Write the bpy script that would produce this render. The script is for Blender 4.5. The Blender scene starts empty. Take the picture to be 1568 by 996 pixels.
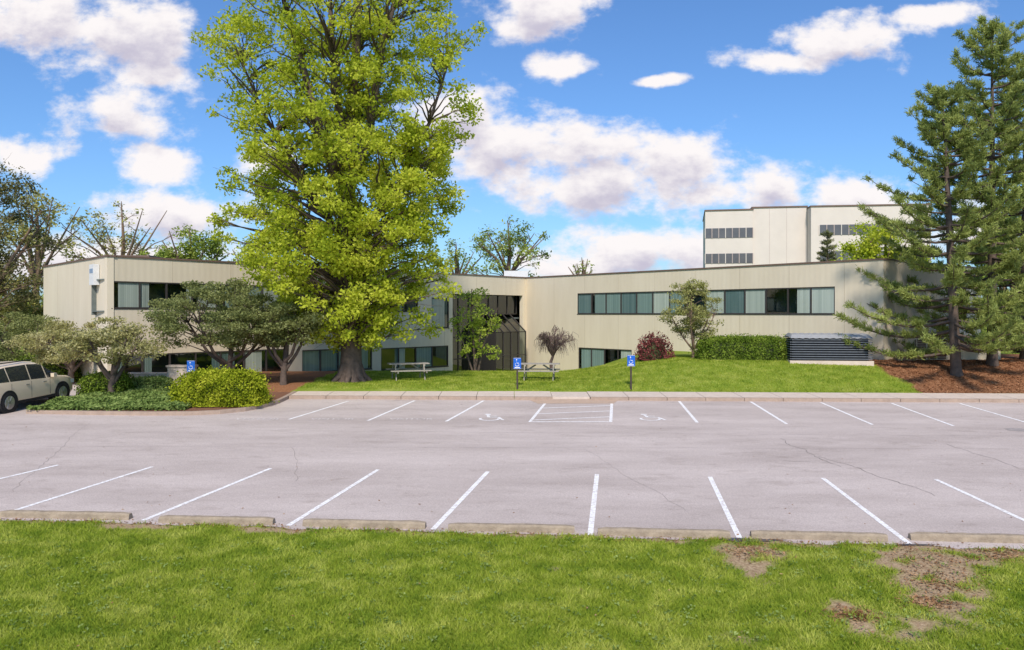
import bpy, math, random
import numpy as np
from mathutils import Vector, Matrix
random.seed(7); rng=np.random.default_rng(7)
sc=bpy.context.scene
sc.view_settings.view_transform='Standard'; sc.view_settings.look='None'; sc.view_settings.exposure=0
COL=sc.collection

# ------------------------------------------------------------ helpers
def empty(name,loc=(0,0,0)):
    o=bpy.data.objects.new(name,None); o.location=loc; o.empty_display_size=.3; COL.objects.link(o); return o
def fastmesh(name,V,F,mats,parent=None,mi=None,smooth=False,matrix=None):
    V=np.asarray(V,dtype=np.float32); F=np.asarray(F,dtype=np.int32)
    me=bpy.data.meshes.new(name); k=F.shape[1]
    me.vertices.add(len(V)); me.vertices.foreach_set('co',V.ravel())
    me.loops.add(F.size); me.loops.foreach_set('vertex_index',F.ravel())
    me.polygons.add(len(F)); me.polygons.foreach_set('loop_start',np.arange(len(F),dtype=np.int32)*k)
    me.polygons.foreach_set('loop_total',np.full(len(F),k,dtype=np.int32))
    if mi is not None: me.polygons.foreach_set('material_index',np.asarray(mi,dtype=np.int32))
    if smooth: me.polygons.foreach_set('use_smooth',np.ones(len(F),dtype=bool))
    me.update(calc_edges=True); me.validate()
    for m in (mats if isinstance(mats,(list,tuple)) else [mats]): me.materials.append(m)
    o=bpy.data.objects.new(name,me); COL.objects.link(o)
    if matrix is not None: o.matrix_world=matrix
    if parent is not None: o.parent=parent
    return o
def polymesh(name,V,F,mats,parent=None,mi=None,smooth=False,matrix=None):
    me=bpy.data.meshes.new(name); me.from_pydata([tuple(v) for v in V],[],[tuple(f) for f in F]); me.update()
    for m in (mats if isinstance(mats,(list,tuple)) else [mats]): me.materials.append(m)
    if mi is not None: me.polygons.foreach_set('material_index',mi)
    if smooth: me.polygons.foreach_set('use_smooth',[True]*len(F))
    o=bpy.data.objects.new(name,me); COL.objects.link(o)
    if matrix is not None: o.matrix_world=matrix
    if parent is not None: o.parent=parent
    return o
class MB:
    def __init__(s): s.V=[];s.F=[];s.M=[]
    def box(s,x0,x1,y0,y1,z0,z1,m=0,rotz=0,c=None):
        b=len(s.V); pts=[(x0,y0,z0),(x1,y0,z0),(x1,y1,z0),(x0,y1,z0),(x0,y0,z1),(x1,y0,z1),(x1,y1,z1),(x0,y1,z1)]
        if rotz:
            cx,cy=c if c else ((x0+x1)/2,(y0+y1)/2); ca,sa=math.cos(rotz),math.sin(rotz)
            pts=[(cx+(x-cx)*ca-(y-cy)*sa,cy+(x-cx)*sa+(y-cy)*ca,z) for x,y,z in pts]
        s.V+=pts
        for f in ((0,3,2,1),(4,5,6,7),(0,1,5,4),(1,2,6,5),(2,3,7,6),(3,0,4,7)): s.F.append(tuple(b+i for i in f)); s.M.append(m)
    def beam(s,p,q,w,h,m=0):
        p=Vector(p);q=Vector(q);d=(q-p).normalized(); up=Vector((0,0,1)) if abs(d.z)<.95 else Vector((0,1,0))
        a=d.cross(up).normalized()*w/2; c=a.normalized().cross(d).normalized()*h/2; b=len(s.V)
        for e in (p,q):
            for u,v in ((-1,-1),(1,-1),(1,1),(-1,1)): s.V.append(tuple(e+a*u+c*v))
        for f in ((0,1,2,3),(7,6,5,4),(0,4,5,1),(1,5,6,2),(2,6,7,3),(3,7,4,0)): s.F.append(tuple(b+i for i in f)); s.M.append(m)
    def cyl(s,p,q,r0,r1,n=12,m=0):
        p=Vector(p);q=Vector(q);d=(q-p).normalized(); up=Vector((0,0,1)) if abs(d.z)<.95 else Vector((0,1,0))
        a=d.cross(up).normalized(); c=a.cross(d); b=len(s.V)
        for e,r in ((p,r0),(q,r1)):
            for i in range(n):
                t=2*math.pi*i/n; s.V.append(tuple(e+(a*math.cos(t)+c*math.sin(t))*r))
        for i in range(n):
            j=(i+1)%n; s.F.append((b+i,b+j,b+n+j,b+n+i)); s.M.append(m)
        s.F.append(tuple(b+i for i in range(n))[::-1]); s.M.append(m)
        s.F.append(tuple(b+n+i for i in range(n))); s.M.append(m)
    def obj(s,name,mats,parent=None,matrix=None,smooth=False): return polymesh(name,s.V,s.F,mats,parent,s.M,smooth,matrix)

# ------------------------------------------------------------ materials
def base_mat(name):
    m=bpy.data.materials.new(name); m.use_nodes=True; nt=m.node_tree; return m,nt,nt.nodes['Principled BSDF']
def mk(name,c1,c2=None,scale=5,rough=.8,bump=0,bscale=40,metal=0,detail=6,spec=.3):
    m,nt,b=base_mat(name); b.inputs['Roughness'].default_value=rough; b.inputs['Metallic'].default_value=metal
    b.inputs['Specular IOR Level'].default_value=spec
    c2=c2 or tuple(x*.8 for x in c1)
    tc=nt.nodes.new('ShaderNodeTexCoord'); n=nt.nodes.new('ShaderNodeTexNoise'); n.inputs['Scale'].default_value=scale; n.inputs['Detail'].default_value=detail; n.inputs['Roughness'].default_value=.65
    nt.links.new(tc.outputs['Object'],n.inputs['Vector'])
    r=nt.nodes.new('ShaderNodeValToRGB'); r.color_ramp.elements[0].position=.3; r.color_ramp.elements[1].position=.7
    r.color_ramp.elements[0].color=(*c1,1); r.color_ramp.elements[1].color=(*c2,1)
    nt.links.new(n.outputs['Fac'],r.inputs['Fac']); nt.links.new(r.outputs['Color'],b.inputs['Base Color'])
    if bump:
        n2=nt.nodes.new('ShaderNodeTexNoise'); n2.inputs['Scale'].default_value=bscale; n2.inputs['Detail'].default_value=5
        nt.links.new(tc.outputs['Object'],n2.inputs['Vector']); bp=nt.nodes.new('ShaderNodeBump'); bp.inputs['Strength'].default_value=bump; bp.inputs['Distance'].default_value=.03
        nt.links.new(n2.outputs['Fac'],bp.inputs['Height']); nt.links.new(bp.outputs['Normal'],b.inputs['Normal'])
    return m
def leaf_mat(name,dark,mid,light,trans=.4,nscale=.8,contrast=1.5):
    m=bpy.data.materials.new(name); m.use_nodes=True; nt=m.node_tree; nt.nodes.clear(); L=nt.links.new
    out=nt.nodes.new('ShaderNodeOutputMaterial'); geo=nt.nodes.new('ShaderNodeNewGeometry')
    n=nt.nodes.new('ShaderNodeTexNoise'); n.inputs['Scale'].default_value=nscale; n.inputs['Detail'].default_value=1
    L(geo.outputs['Position'],n.inputs['Vector'])
    a=nt.nodes.new('ShaderNodeMath'); a.operation='MULTIPLY_ADD'; a.inputs[1].default_value=.45
    L(geo.outputs['Random Per Island'],a.inputs[0])
    b2=nt.nodes.new('ShaderNodeMath'); b2.operation='MULTIPLY_ADD'; b2.inputs[1].default_value=contrast; b2.inputs[2].default_value=-contrast/2+.27; L(n.outputs['Fac'],b2.inputs[0]); L(b2.outputs[0],a.inputs[2])
    r=nt.nodes.new('ShaderNodeValToRGB'); e=r.color_ramp.elements; e[0].position=.1; e[1].position=.9; e[0].color=(*dark,1); e[1].color=(*light,1)
    x=e.new(.5); x.color=(*mid,1); L(a.outputs[0],r.inputs['Fac'])
    d=nt.nodes.new('ShaderNodeBsdfDiffuse'); t=nt.nodes.new('ShaderNodeBsdfTranslucent')
    L(r.outputs[0],d.inputs[0]); L(r.outputs[0],t.inputs[0])
    mx=nt.nodes.new('ShaderNodeMixShader'); mx.inputs[0].default_value=trans; L(d.outputs[0],mx.inputs[1]); L(t.outputs[0],mx.inputs[2])
    L(mx.outputs[0],out.inputs[0])
    return m

M_conc=mk('concrete',(.70,.57,.47),(.58,.47,.38),3,.9,.3,60)
M_kerb=mk('kerb_concrete',(.46,.34,.26),(.34,.25,.195),4,.9,.4,50)
M_bronze=mk('bronze_frame',(.045,.04,.037),(.06,.052,.047),8,.45)
M_coping=mk('roof_coping',(.15,.095,.07),(.19,.125,.1),3,.6)
M_white=mk('white_metal',(.75,.74,.72),(.65,.64,.62),4,.5)
def blindmat(name,c1,c2):
    m,nt,b=base_mat(name); L=nt.links.new; geo=nt.nodes.new('ShaderNodeNewGeometry'); mx=nt.nodes.new('ShaderNodeMixRGB'); mx.inputs[1].default_value=(*c1,1); mx.inputs[2].default_value=(*c2,1)
    L(geo.outputs['Random Per Island'],mx.inputs[0]); L(mx.outputs[0],b.inputs['Base Color']); b.inputs['Roughness'].default_value=.7
    b.inputs['Coat Weight'].default_value=1; b.inputs['Coat Roughness'].default_value=.03; b.inputs['Coat IOR'].default_value=1.6; return m
M_blinds=[blindmat('blind_slats_light',(.30,.35,.30),(.40,.45,.385)),blindmat('blind_slats_mid',(.13,.20,.18),(.19,.27,.24)),blindmat('blind_slats_dark',(.065,.12,.115),(.11,.17,.16))]
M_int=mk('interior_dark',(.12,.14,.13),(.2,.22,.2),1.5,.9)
M_bark=mk('bark',(.27,.18,.125),(.12,.08,.058),9,.95,.8,22)
M_barkd=mk('bark_dark',(.16,.115,.09),(.085,.063,.052),6,.95,.6,20)
M_wood=mk('weathered_wood',(.42,.37,.31),(.28,.25,.2),9,.85,.3,50)
M_black=mk('black_rubber',(.015,.015,.016),(.025,.025,.025),10,.7)
M_pole=mk('painted_pole',(.05,.035,.03),(.07,.05,.04),10,.5)
M_steel=mk('galvanised_steel',(.35,.36,.37),(.28,.29,.3),8,.4,metal=.7)

def wallmat():
    m,nt,b=base_mat('ribbed_wall_panel'); L=nt.links.new; b.inputs['Roughness'].default_value=.85; b.inputs['Specular IOR Level'].default_value=.2
    tc=nt.nodes.new('ShaderNodeTexCoord')
    n=nt.nodes.new('ShaderNodeTexNoise'); n.inputs['Scale'].default_value=.35; n.inputs['Detail'].default_value=8; n.inputs['Roughness'].default_value=.7
    mp=nt.nodes.new('ShaderNodeMapping'); mp.inputs['Scale'].default_value=(2.2,1,.5); L(tc.outputs['Object'],mp.inputs[0]); L(mp.outputs[0],n.inputs['Vector'])
    r=nt.nodes.new('ShaderNodeValToRGB'); r.color_ramp.elements[0].color=(.645,.55,.41,1); r.color_ramp.elements[1].color=(.71,.615,.47,1)
    r.color_ramp.elements[0].position=.3; r.color_ramp.elements[1].position=.62; L(n.outputs['Fac'],r.inputs[0])
    w=nt.nodes.new('ShaderNodeTexWave'); w.wave_type='BANDS'; w.bands_direction='X'; w.inputs['Scale'].default_value=1.05; w.inputs['Distortion'].default_value=0
    L(tc.outputs['Object'],w.inputs['Vector'])
    bp=nt.nodes.new('ShaderNodeBump'); bp.inputs['Strength'].default_value=.16; bp.inputs['Distance'].default_value=.02; L(w.outputs['Fac'],bp.inputs['Height'])
    n2=nt.nodes.new('ShaderNodeTexNoise'); n2.inputs['Scale'].default_value=60; L(tc.outputs['Object'],n2.inputs['Vector'])
    b2=nt.nodes.new('ShaderNodeBump'); b2.inputs['Strength'].default_value=.15; b2.inputs['Distance'].default_value=.01; L(n2.outputs['Fac'],b2.inputs['Height']); L(bp.outputs[0],b2.inputs['Normal'])
    L(b2.outputs[0],b.inputs['Normal']); L(r.outputs[0],b.inputs['Base Color']); return m
M_wall=wallmat()
def glassmat(name,tint,refl=.1):
    m=bpy.data.materials.new(name); m.use_nodes=True; nt=m.node_tree; nt.nodes.clear(); L=nt.links.new
    out=nt.nodes.new('ShaderNodeOutputMaterial'); t=nt.nodes.new('ShaderNodeBsdfTransparent'); t.inputs[0].default_value=(*tint,1)
    g=nt.nodes.new('ShaderNodeBsdfGlossy'); g.inputs['Roughness'].default_value=.02; g.inputs[0].default_value=(.9,.95,.95,1)
    lw=nt.nodes.new('ShaderNodeFresnel'); lw.inputs['IOR'].default_value=1.5
    a=nt.nodes.new('ShaderNodeMath'); a.operation='ADD'; a.inputs[1].default_value=refl; a.use_clamp=True; L(lw.outputs[0],a.inputs[0])
    mx=nt.nodes.new('ShaderNodeMixShader'); L(a.outputs[0],mx.inputs[0]); L(t.outputs[0],mx.inputs[1]); L(g.outputs[0],mx.inputs[2]); L(mx.outputs[0],out.inputs[0]); return m
M_glass=glassmat('tinted_window_glass',(.66,.84,.78),.08)
M_glassd=glassmat('dark_entrance_glass',(.28,.33,.31),.07)

# ------------------------------------------------------------ terrain (camera stands at z=0; the lot rises gently away)
def sm(t): t=np.clip(t,0,1); return t*t*(3-2*t)
def T(x,y):
    x=np.asarray(x,float); y=np.asarray(y,float)
    z=-4.6+.036*np.clip(y,-40,35)
    inl=sm((x+17.6)/.9)
    z=z+.30*sm((y-32.8)/2.5)*inl
    z=z+.80*sm((x-2)/6.5)*sm((y-34)/4.5)
    z=z-1.15*sm((y-42)/12)*(1-sm((x-4)/6))*sm((x+20)/6)
    far=sm((y-62)/40); z=z*(1-far)+(-4.2)*far
    z=z+.025*np.sin(x*1.3+y*.7)*np.sin(y*1.9-x*.4)*(y<14)*sm((14.2-y)/1)
    return z
def Tz(x,y): return float(T(x,y))
def edge_y(x):
    x=np.asarray(x,float)
    return 14.98-.095*x+.05*np.sin(x*2.1)+.04*np.sin(x*5.3+1)+.03*np.sin(x*11.7+2)+.12*np.exp(-((x-4.4)/.4)**2)
def dirt(x,y):
    def g(cx,cy,rx,ry,a=1): return a*np.exp(-(((x-cx)/rx)**2+((y-cy)/ry)**2))
    n=.5+.25*np.sin(x*7.3+np.sin(y*9)*1.5)+.25*np.sin(y*8.1+x*3.2+np.sin(x*13)*.8)
    d=g(4.1,14.0,.6,.5,1.3)+g(3.9,13.2,.28,.7,1.1)+g(7.0,13.6,.9,.7,1.35)+g(6.6,12.6,.6,1.0,1.1)+g(6.1,11.8,.4,.7,1.0)+g(4.7,11.3,.3,.7,.95)+g(5.4,10.9,.6,.4,.85)+g(.7,13.2,.1,.15,.9)+g(8.5,13.8,.6,.35,1.)+g(3.0,10.6,.35,.3,.55)
    d=d+.8*np.exp(-((y-(edge_y(x)-.08))/.15)**2)*(.5+.5*np.sin(x*2.7+.6))+g(-7.2,15.5,.8,.22,1.2)+g(-4.6,15.2,.7,.2)
    return np.clip(d*(.3+1.35*n)-.2,0,1)*1.25
def mulch(x,y):
    e=.12*np.sin(y*3.1)+.1*np.sin(x*2.3)
    a=(x>16.9+e-.12*(y-34))&(y>33.5)&(y<45)
    b=(x<-8.9+e)&(y>32.5)&(x>-17.6)&(y<46)
    c=((x+10.2)**2+(y-36)**2<2.2)
    d=((x+7.2)**2+(y-36.5)**2<.8)
    return (a|b|c|d).astype(float)
xs=np.unique(np.round(np.concatenate([[-3000,-800,-300,-150,-100,-70],np.arange(-56,-32,2),np.arange(-32,-14,.25),np.arange(-14,14,.14),np.arange(14,32,.25),np.arange(32,60,2),[70,100,150,300,800,3000]]),3))
ys=np.unique(np.round(np.concatenate([[-600,-100,-40,-10,0,4],np.arange(7,17,.12),np.arange(17,32,.5),np.arange(32,46,.25),np.arange(46,104,1.5),[110,150,250,500,1200,4000]]),3))
X,Y=np.meshgrid(xs,ys); Z=T(X,Y); nx,ny=len(xs),len(ys)
idx=np.arange(nx*ny).reshape(ny,nx)
F=np.stack([idx[:-1,:-1],idx[:-1,1:],idx[1:,1:],idx[1:,:-1]],-1).reshape(-1,4)
def groundmat():
    m,nt,b=base_mat('lawn_and_soil'); L=nt.links.new; b.inputs['Roughness'].default_value=.95; b.inputs['Specular IOR Level'].default_value=.1
    geo=nt.nodes.new('ShaderNodeNewGeometry')
    def noise(s,d=6,r=.6):
        n=nt.nodes.new('ShaderNodeTexNoise'); n.inputs['Scale'].default_value=s; n.inputs['Detail'].default_value=d; n.inputs['Roughness'].default_value=r; L(geo.outputs['Position'],n.inputs['Vector']); return n
    def ramp(f,cs):
        r=nt.nodes.new('ShaderNodeValToRGB'); e=r.color_ramp.elements; e[0].position=cs[0][0]; e[0].color=(*cs[0][1],1); e[1].position=cs[-1][0]; e[1].color=(*cs[-1][1],1)
        for p,c in cs[1:-1]: k=e.new(p); k.color=(*c,1)
        L(f,r.inputs[0]); return r
    g1=ramp(noise(.9,6,.75).outputs['Fac'],[(.3,(.18,.27,.03)),(.5,(.26,.33,.04)),(.68,(.38,.41,.09))])
    g2=ramp(noise(28,3,.7).outputs['Fac'],[(.25,(.5,.55,.45)),(.6,(1,1,1)),(.8,(1.2,1.2,1))])
    mg=nt.nodes.new('ShaderNodeMixRGB'); mg.blend_type='MULTIPLY'; mg.inputs[0].default_value=1; L(g1.outputs[0],mg.inputs[1]); L(g2.outputs[0],mg.inputs[2])
    d1=ramp(noise(22,4,.7).outputs['Fac'],[(.3,(.24,.15,.09)),(.5,(.42,.29,.17)),(.75,(.60,.46,.3))])
    m1=ramp(noise(20,4,.8).outputs['Fac'],[(.3,(.15,.06,.03)),(.5,(.30,.135,.065)),(.72,(.45,.24,.13))])
    for nm,src in (('dirt',d1),('mulch',m1)):
        at=nt.nodes.new('ShaderNodeAttribute'); at.attribute_name=nm
        mx=nt.nodes.new('ShaderNodeMixRGB'); L(at.outputs['Fac'],mx.inputs[0]); L(mg.outputs[0],mx.inputs[1]); L(src.outputs[0],mx.inputs[2]); mg=mx
    L(mg.outputs[0],b.inputs['Base Color'])
    bp=nt.nodes.new('ShaderNodeBump'); bp.inputs['Strength'].default_value=.7; bp.inputs['Distance'].default_value=.05; L(noise(30,3,.7).outputs['Fac'],bp.inputs['Height']); L(bp.outputs[0],b.inputs['Normal'])
    return m
ground=fastmesh('ground',np.stack([X,Y,Z],-1).reshape(-1,3),F,groundmat(),smooth=True)
for nm,fn in (('dirt',dirt),('mulch',mulch)):
    a=ground.data.attributes.new(nm,'FLOAT','POINT'); v=np.clip(fn(X,Y),0,1).ravel().astype(np.float32)
    if nm=='dirt': v=v*((Y.ravel()<17))
    a.data.foreach_set('value',v.astype(np.float32))

def asphalt():
    m,nt,b=base_mat('weathered_asphalt'); L=nt.links.new; b.inputs['Roughness'].default_value=.9; b.inputs['Specular IOR Level'].default_value=.25
    geo=nt.nodes.new('ShaderNodeNewGeometry')
    def noise(s,d=6,r=.6,sc_=None):
        n=nt.nodes.new('ShaderNodeTexNoise'); n.inputs['Scale'].default_value=s; n.inputs['Detail'].default_value=d; n.inputs['Roughness'].default_value=r
        if sc_:
            mp=nt.nodes.new('ShaderNodeMapping'); mp.inputs['Scale'].default_value=sc_; L(geo.outputs['Position'],mp.inputs[0]); L(mp.outputs[0],n.inputs['Vector'])
        else: L(geo.outputs['Position'],n.inputs['Vector'])
        return n
    def ramp(f,p0,c0,p1,c1):
        r=nt.nodes.new('ShaderNodeValToRGB'); r.color_ramp.elements[0].position=p0; r.color_ramp.elements[1].position=p1; r.color_ramp.elements[0].color=(*c0,1); r.color_ramp.elements[1].color=(*c1,1); L(f,r.inputs[0]); return r
    cur=ramp(noise(.45,6,.65,(.45,1.4,1)).outputs['Fac'],.32,(.49,.405,.36),.68,(.64,.54,.485))
    for r in (ramp(noise(34,3,.85).outputs['Fac'],.3,(.68,.67,.66),.62,(1.06,1.06,1.06)),
              ramp(noise(1.7,6,.75,(.6,1.2,1)).outputs['Fac'],.54,(1,1,1),.75,(.76,.74,.72)),
              ramp(noise(5.5,5,.8).outputs['Fac'],.60,(1,1,1),.78,(.72,.70,.68))):
        mg=nt.nodes.new('ShaderNodeMixRGB'); mg.blend_type='MULTIPLY'; mg.inputs[0].default_value=1; L(cur.outputs[0],mg.inputs[1]); L(r.outputs[0],mg.inputs[2]); cur=mg
    L(cur.outputs[0],b.inputs['Base Color'])
    bp=nt.nodes.new('ShaderNodeBump'); bp.inputs['Strength'].default_value=.3; bp.inputs['Distance'].default_value=.01; L(noise(70,2,.8).outputs['Fac'],bp.inputs['Height']); L(bp.outputs[0],b.inputs['Normal'])
    return m
M_asph=asphalt()
ex=np.arange(-60,60.01,.1); V=[];Fq=[]
for i,x in enumerate(ex):
    y0=float(edge_y(np.clip(x,-16,12)))
    yb=32.75
    V+=[(x,y0,-4.6+.036*y0+.006),(x,yb,-4.6+.036*yb+.006)]
    if i: Fq.append((2*i-2,2*i,2*i+1,2*i-1))
b=len(V); V+=[(-60,32.75,-4.6+.036*32.75+.006),(-17.7,32.75,-4.6+.036*32.75+.006),(-17.7,35,-3.334),(-60,35,-3.334),(-17.7,40,-3.334),(-60,40,-3.334)]
Fq+=[(b,b+1,b+2,b+3),(b+3,b+2,b+4,b+5)]
fastmesh('asphalt_parking_lot',V,Fq,M_asph)
LZ=lambda y:-4.6+.036*y
def paint(nm,a,c2,p0=.36,p1=.5):
    m,nt,b=base_mat(nm); L=nt.links.new; b.inputs['Roughness'].default_value=.7
    geo=nt.nodes.new('ShaderNodeNewGeometry'); n=nt.nodes.new('ShaderNodeTexNoise'); n.inputs['Scale'].default_value=14; n.inputs['Detail'].default_value=8; n.inputs['Roughness'].default_value=.75
    L(geo.outputs['Position'],n.inputs['Vector']); r=nt.nodes.new('ShaderNodeValToRGB'); r.color_ramp.elements[0].position=p0; r.color_ramp.elements[1].position=p1
    r.color_ramp.elements[0].color=(*a,1); r.color_ramp.elements[1].color=(*c2,1); L(n.outputs['Fac'],r.inputs[0]); L(r.outputs[0],b.inputs['Base Color']); return m
M_paint=paint('worn_white_paint',(.66,.58,.53),(.94,.91,.88),.40,.54)
M_faded=paint('faded_white_paint',(.56,.48,.44),(.86,.80,.76),.42,.6)
def strip(V,F,pts,w,dz):
    b=len(V); n=len(pts)
    for i,(x,y) in enumerate(pts):
        p=Vector(pts[max(i-1,0)]); q=Vector(pts[min(i+1,n-1)]); d=(q-p).normalized(); a=Vector((-d.y,d.x))*(w if not callable(w) else w(i))/2
        for s in(-1,1): V.append((x+a.x*s,y+a.y*s,LZ(y+a.y*s)+dz))
    for i in range(n-1): F.append((b+2*i,b+2*i+2,b+2*i+3,b+2*i+1))
near=[((-13.1,16.55),(-11.5,20.7)),((-10.15,16.29),(-9.03,20.5)),((-7.16,15.84),(-6.01,20.32)),((-4.25,15.5),(-3.31,20.18)),((-1.48,15.25),(-.59,19.97)),((1.43,14.92),(2.05,19.69)),((4.10,14.68),(4.71,19.43)),((7.02,14.42),(7.35,19.30)),((9.95,14.2),(9.95,19.17))]
for k in range(1,5): near.append(((9.95+2.85*k,14.2),(9.95+2.65*k,19.1)))
for k in range(1,5): near.insert(0,((-13.1-2.9*k,16.6+.3*k),(-11.5-2.7*k,20.8+.2*k)))
far=[((-7.56,27.64),(-6.41,31.94)),((-4.84,27.38),(-3.83,32.1)),((-2.2,27.25),(-1.11,32.1)),((.59,27.12),(1.39,32.1)),((3.28,27.12),(3.91,31.94)),((6.13,27.),(6.54,31.94)),((9,26.74),(9.3,31.8)),((11.76,26.62),(11.96,31.6)),((14.27,26.38),(14.6,31.4)),((17.,26.1),(17.2,31.4)),((19.7,25.9),(19.8,31.2)),((22.4,25.7),(22.5,31.1))]
V=[];Fq=[]
for a,c in near+far: strip(V,Fq,[a,c],.105,.011)
strip(V,Fq,[(.59,27.17),(3.28,27.17)],.11,.0118)
for k in range(4):
    t0=.03+.27*k; t1=min(t0+.22,1)
    L0=lambda t:(.59+.8*t+.06,27.12+4.9*t); R0=lambda t:(3.28+.63*t-.06,27.12+4.8*t)
    strip(V,Fq,[L0(t0+.05),R0(t0+.19)],.10,.0126)
polymesh('painted_stall_lines',V,Fq,M_paint)
V=[];Fq=[]
def disc(V,F,cx,cy,r0,r1,a0,a1,n=20):
    b=len(V)
    for i in range(n+1):
        t=a0+(a1-a0)*i/n
        for r in (r0,r1):
            yy=cy+r*math.sin(t); V.append((cx+r*math.cos(t),yy,LZ(yy)+.0125))
    for i in range(n): F.append((b+2*i,b+2*i+1,b+2*i+3,b+2*i+2))
for cx in(-.72,4.75):
    cy=27.75
    disc(V,Fq,cx-.05,cy,.27,.36,math.radians(150),math.radians(380))
    disc(V,Fq,cx-.12,cy+.95,0.001,.11,0,2*math.pi)
    strip(V,Fq,[(cx-.12,cy+.8),(cx-.08,cy+.3)],.1,.0133)
    strip(V,Fq,[(cx-.1,cy+.33),(cx+.28,cy+.3)],.09,.0141)
    strip(V,Fq,[(cx+.26,cy+.33),(cx+.42,cy-.25)],.09,.0149)
    strip(V,Fq,[(cx-.1,cy+.58),(cx+.2,cy+.56)],.08,.0141)
polymesh('painted_wheelchair_symbols',V,Fq,M_paint)
for i,(cx,s) in enumerate(((-8.65,'VISITOR'),(-6.1,'VISITOR'),(-3.43,'VISITOR'))):
    cu=bpy.data.curves.new('faded_stall_lettering','FONT'); cu.body=s; cu.size=.42; cu.align_x='CENTER'; cu.materials.append(M_faded)
    o=bpy.data.objects.new('faded_stall_lettering',cu); COL.objects.link(o); o.location=(cx,27.6,LZ(27.6)+.012); o.rotation_euler=(math.atan(.036),0,-.02)
M_crack=mk('crack_filler',(.20,.165,.15),(.32,.27,.24),12,.9)
V=[];Fq=[]
def crack(p,q,n,amp,w):
    pts=[]
    ox=oy=0
    for i in range(n+1):
        t=i/n; ox=ox*.8+random.uniform(-amp,amp); oy=oy*.8+random.uniform(-amp,amp)
        pts.append((p[0]+(q[0]-p[0])*t+ox,p[1]+(q[1]-p[1])*t+oy))
    ws=[w*random.uniform(.3,1.2) for _ in pts]; strip(V,Fq,pts,lambda i:ws[i],.0095)
crack((8.0,24.3),(8.2,20.5),26,.07,.026); crack((8.2,21.8),(9.2,17.8),22,.07,.03); crack((7.0,21.2),(8.2,21.0),10,.05,.018)
crack((-9,25.6),(22,24.4),120,.03,.014); crack((-22,23.2),(24,22.6),160,.02,.011)
crack((-6.2,23),(-5.0,19),18,.05,.014); crack((12.5,23.4),(13,17),26,.06,.018); crack((2,22.5),(3.5,16.5),22,.05,.009); crack((-14,27),(-11,18),40,.06,.011)
polymesh('pavement_cracks',V,Fq,M_crack)
V=[];Fq=[]
def blob(cx,cy,rx,ry,dz,n=26):
    b=len(V); V.append((cx,cy,LZ(cy)+dz))
    for i in range(n):
        a=2*math.pi*i/n; k=random.uniform(.75,1.15); yy=cy+ry*k*math.sin(a); V.append((cx+rx*k*math.cos(a),yy,LZ(yy)+dz))
    for i in range(n): Fq.append((b,b+1+i,b+1+(i+1)%n))
blob(15.9,25.7,.35,.3,.0098); blob(16.6,25.9,.3,.2,.0103)
polymesh('pavement_stain',V,Fq,mk('stain',(.28,.24,.22),(.42,.36,.33),8,.9))
V=[];Fq=[]
blob(4.35,14.62,.55,.09,.0104); blob(3.95,14.7,.3,.07,.0112); blob(7.1,14.36,.35,.05,.0104)
polymesh('wet_pavement_edge',V,Fq,mk('wet_asphalt',(.05,.045,.05),(.12,.105,.1),6,.35))

M_stop=mk('wheel_stop_concrete',(.42,.33,.235),(.25,.195,.14),6,.95,.6,35)
for x0,x1,y in ((-13.,-10.7,16.3),(-10.1,-7.45,16.05),(-6.8,-4.55,15.7),(-3.97,-1.62,15.46),(-1.19,1.16,15.2),(1.57,3.95,14.9),(4.33,6.71,14.72),(7.15,9.45,14.6),(10.2,12.5,14.3)):
    prof=[(-.095,0),(-.075,.09),(-.045,.125),(.045,.125),(.075,.09),(.095,0)]; n=15; V=[];Fq=[];Lh=(x1-x0)
    for i in range(n+1):
        t=i/n; xx=-Lh/2+Lh*t; e=min(t,1-t); sh=1 if e>.02 else .86
        for (py,pz) in prof: V.append((xx,py*sh+random.uniform(-.006,.006),pz*sh+random.uniform(-.006,.006)))
    k=len(prof)
    for i in range(n):
        for j in range(k-1): Fq.append((i*k+j,(i+1)*k+j,(i+1)*k+j+1,i*k+j+1))
    Fq.append(tuple(range(k))); Fq.append(tuple(n*k+j for j in range(k))[::-1])
    w=polymesh('concrete_wheel_stop',V,Fq,M_stop); w.location=((x0+x1)/2,y,LZ(y)+.004); w.rotation_euler=(.036,0,-.075+random.uniform(-.015,.015))

def ky(x): return 32.25-.036*x
V=[];Fq=[];Mi=[]; sx=[-8.9]; 
while sx[-1]<60: sx.append(sx[-1]+1.5)
for i in range(len(sx)-1):
    a,c=sx[i],sx[i+1]-.02
    def quadbox(ya,yb,z1off,m,a=a,c=c):
        b=len(V)
        for (x,y) in ((a,ya(a)),(c,ya(c)),(c,yb(c)),(a,yb(a))): V.append((x,y,LZ(y)-.05))
        for (x,y) in ((a,ya(a)),(c,ya(c)),(c,yb(c)),(a,yb(a))): V.append((x,y,LZ(y)+z1off))
        for f in ((4,5,6,7),(0,1,5,4),(1,2,6,5),(2,3,7,6),(3,0,4,7)): Fq.append(tuple(b+k for k in f)); Mi.append(m)
    ramp=(.9<(a+c)/2<3.6)
    quadbox(lambda x:ky(x),lambda x:ky(x)+.17,.03 if ramp else .135,0)
    quadbox(lambda x:ky(x)+.18,lambda x:ky(x)+1.75,.135 if not ramp else .12,1)
sidewalk=polymesh('sidewalk_and_kerb',V,Fq,[M_kerb,M_conc],mi=Mi)
V=[(1.0,31.3,LZ(31.3)+.012),(3.9,31.3,LZ(31.3)+.012),(3.3,32.24,LZ(32.24)+.05),(1.55,32.24,LZ(32.24)+.05),(.7,32.22,LZ(32.2)+.01),(4.15,32.1,LZ(32.1)+.01)]
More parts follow.
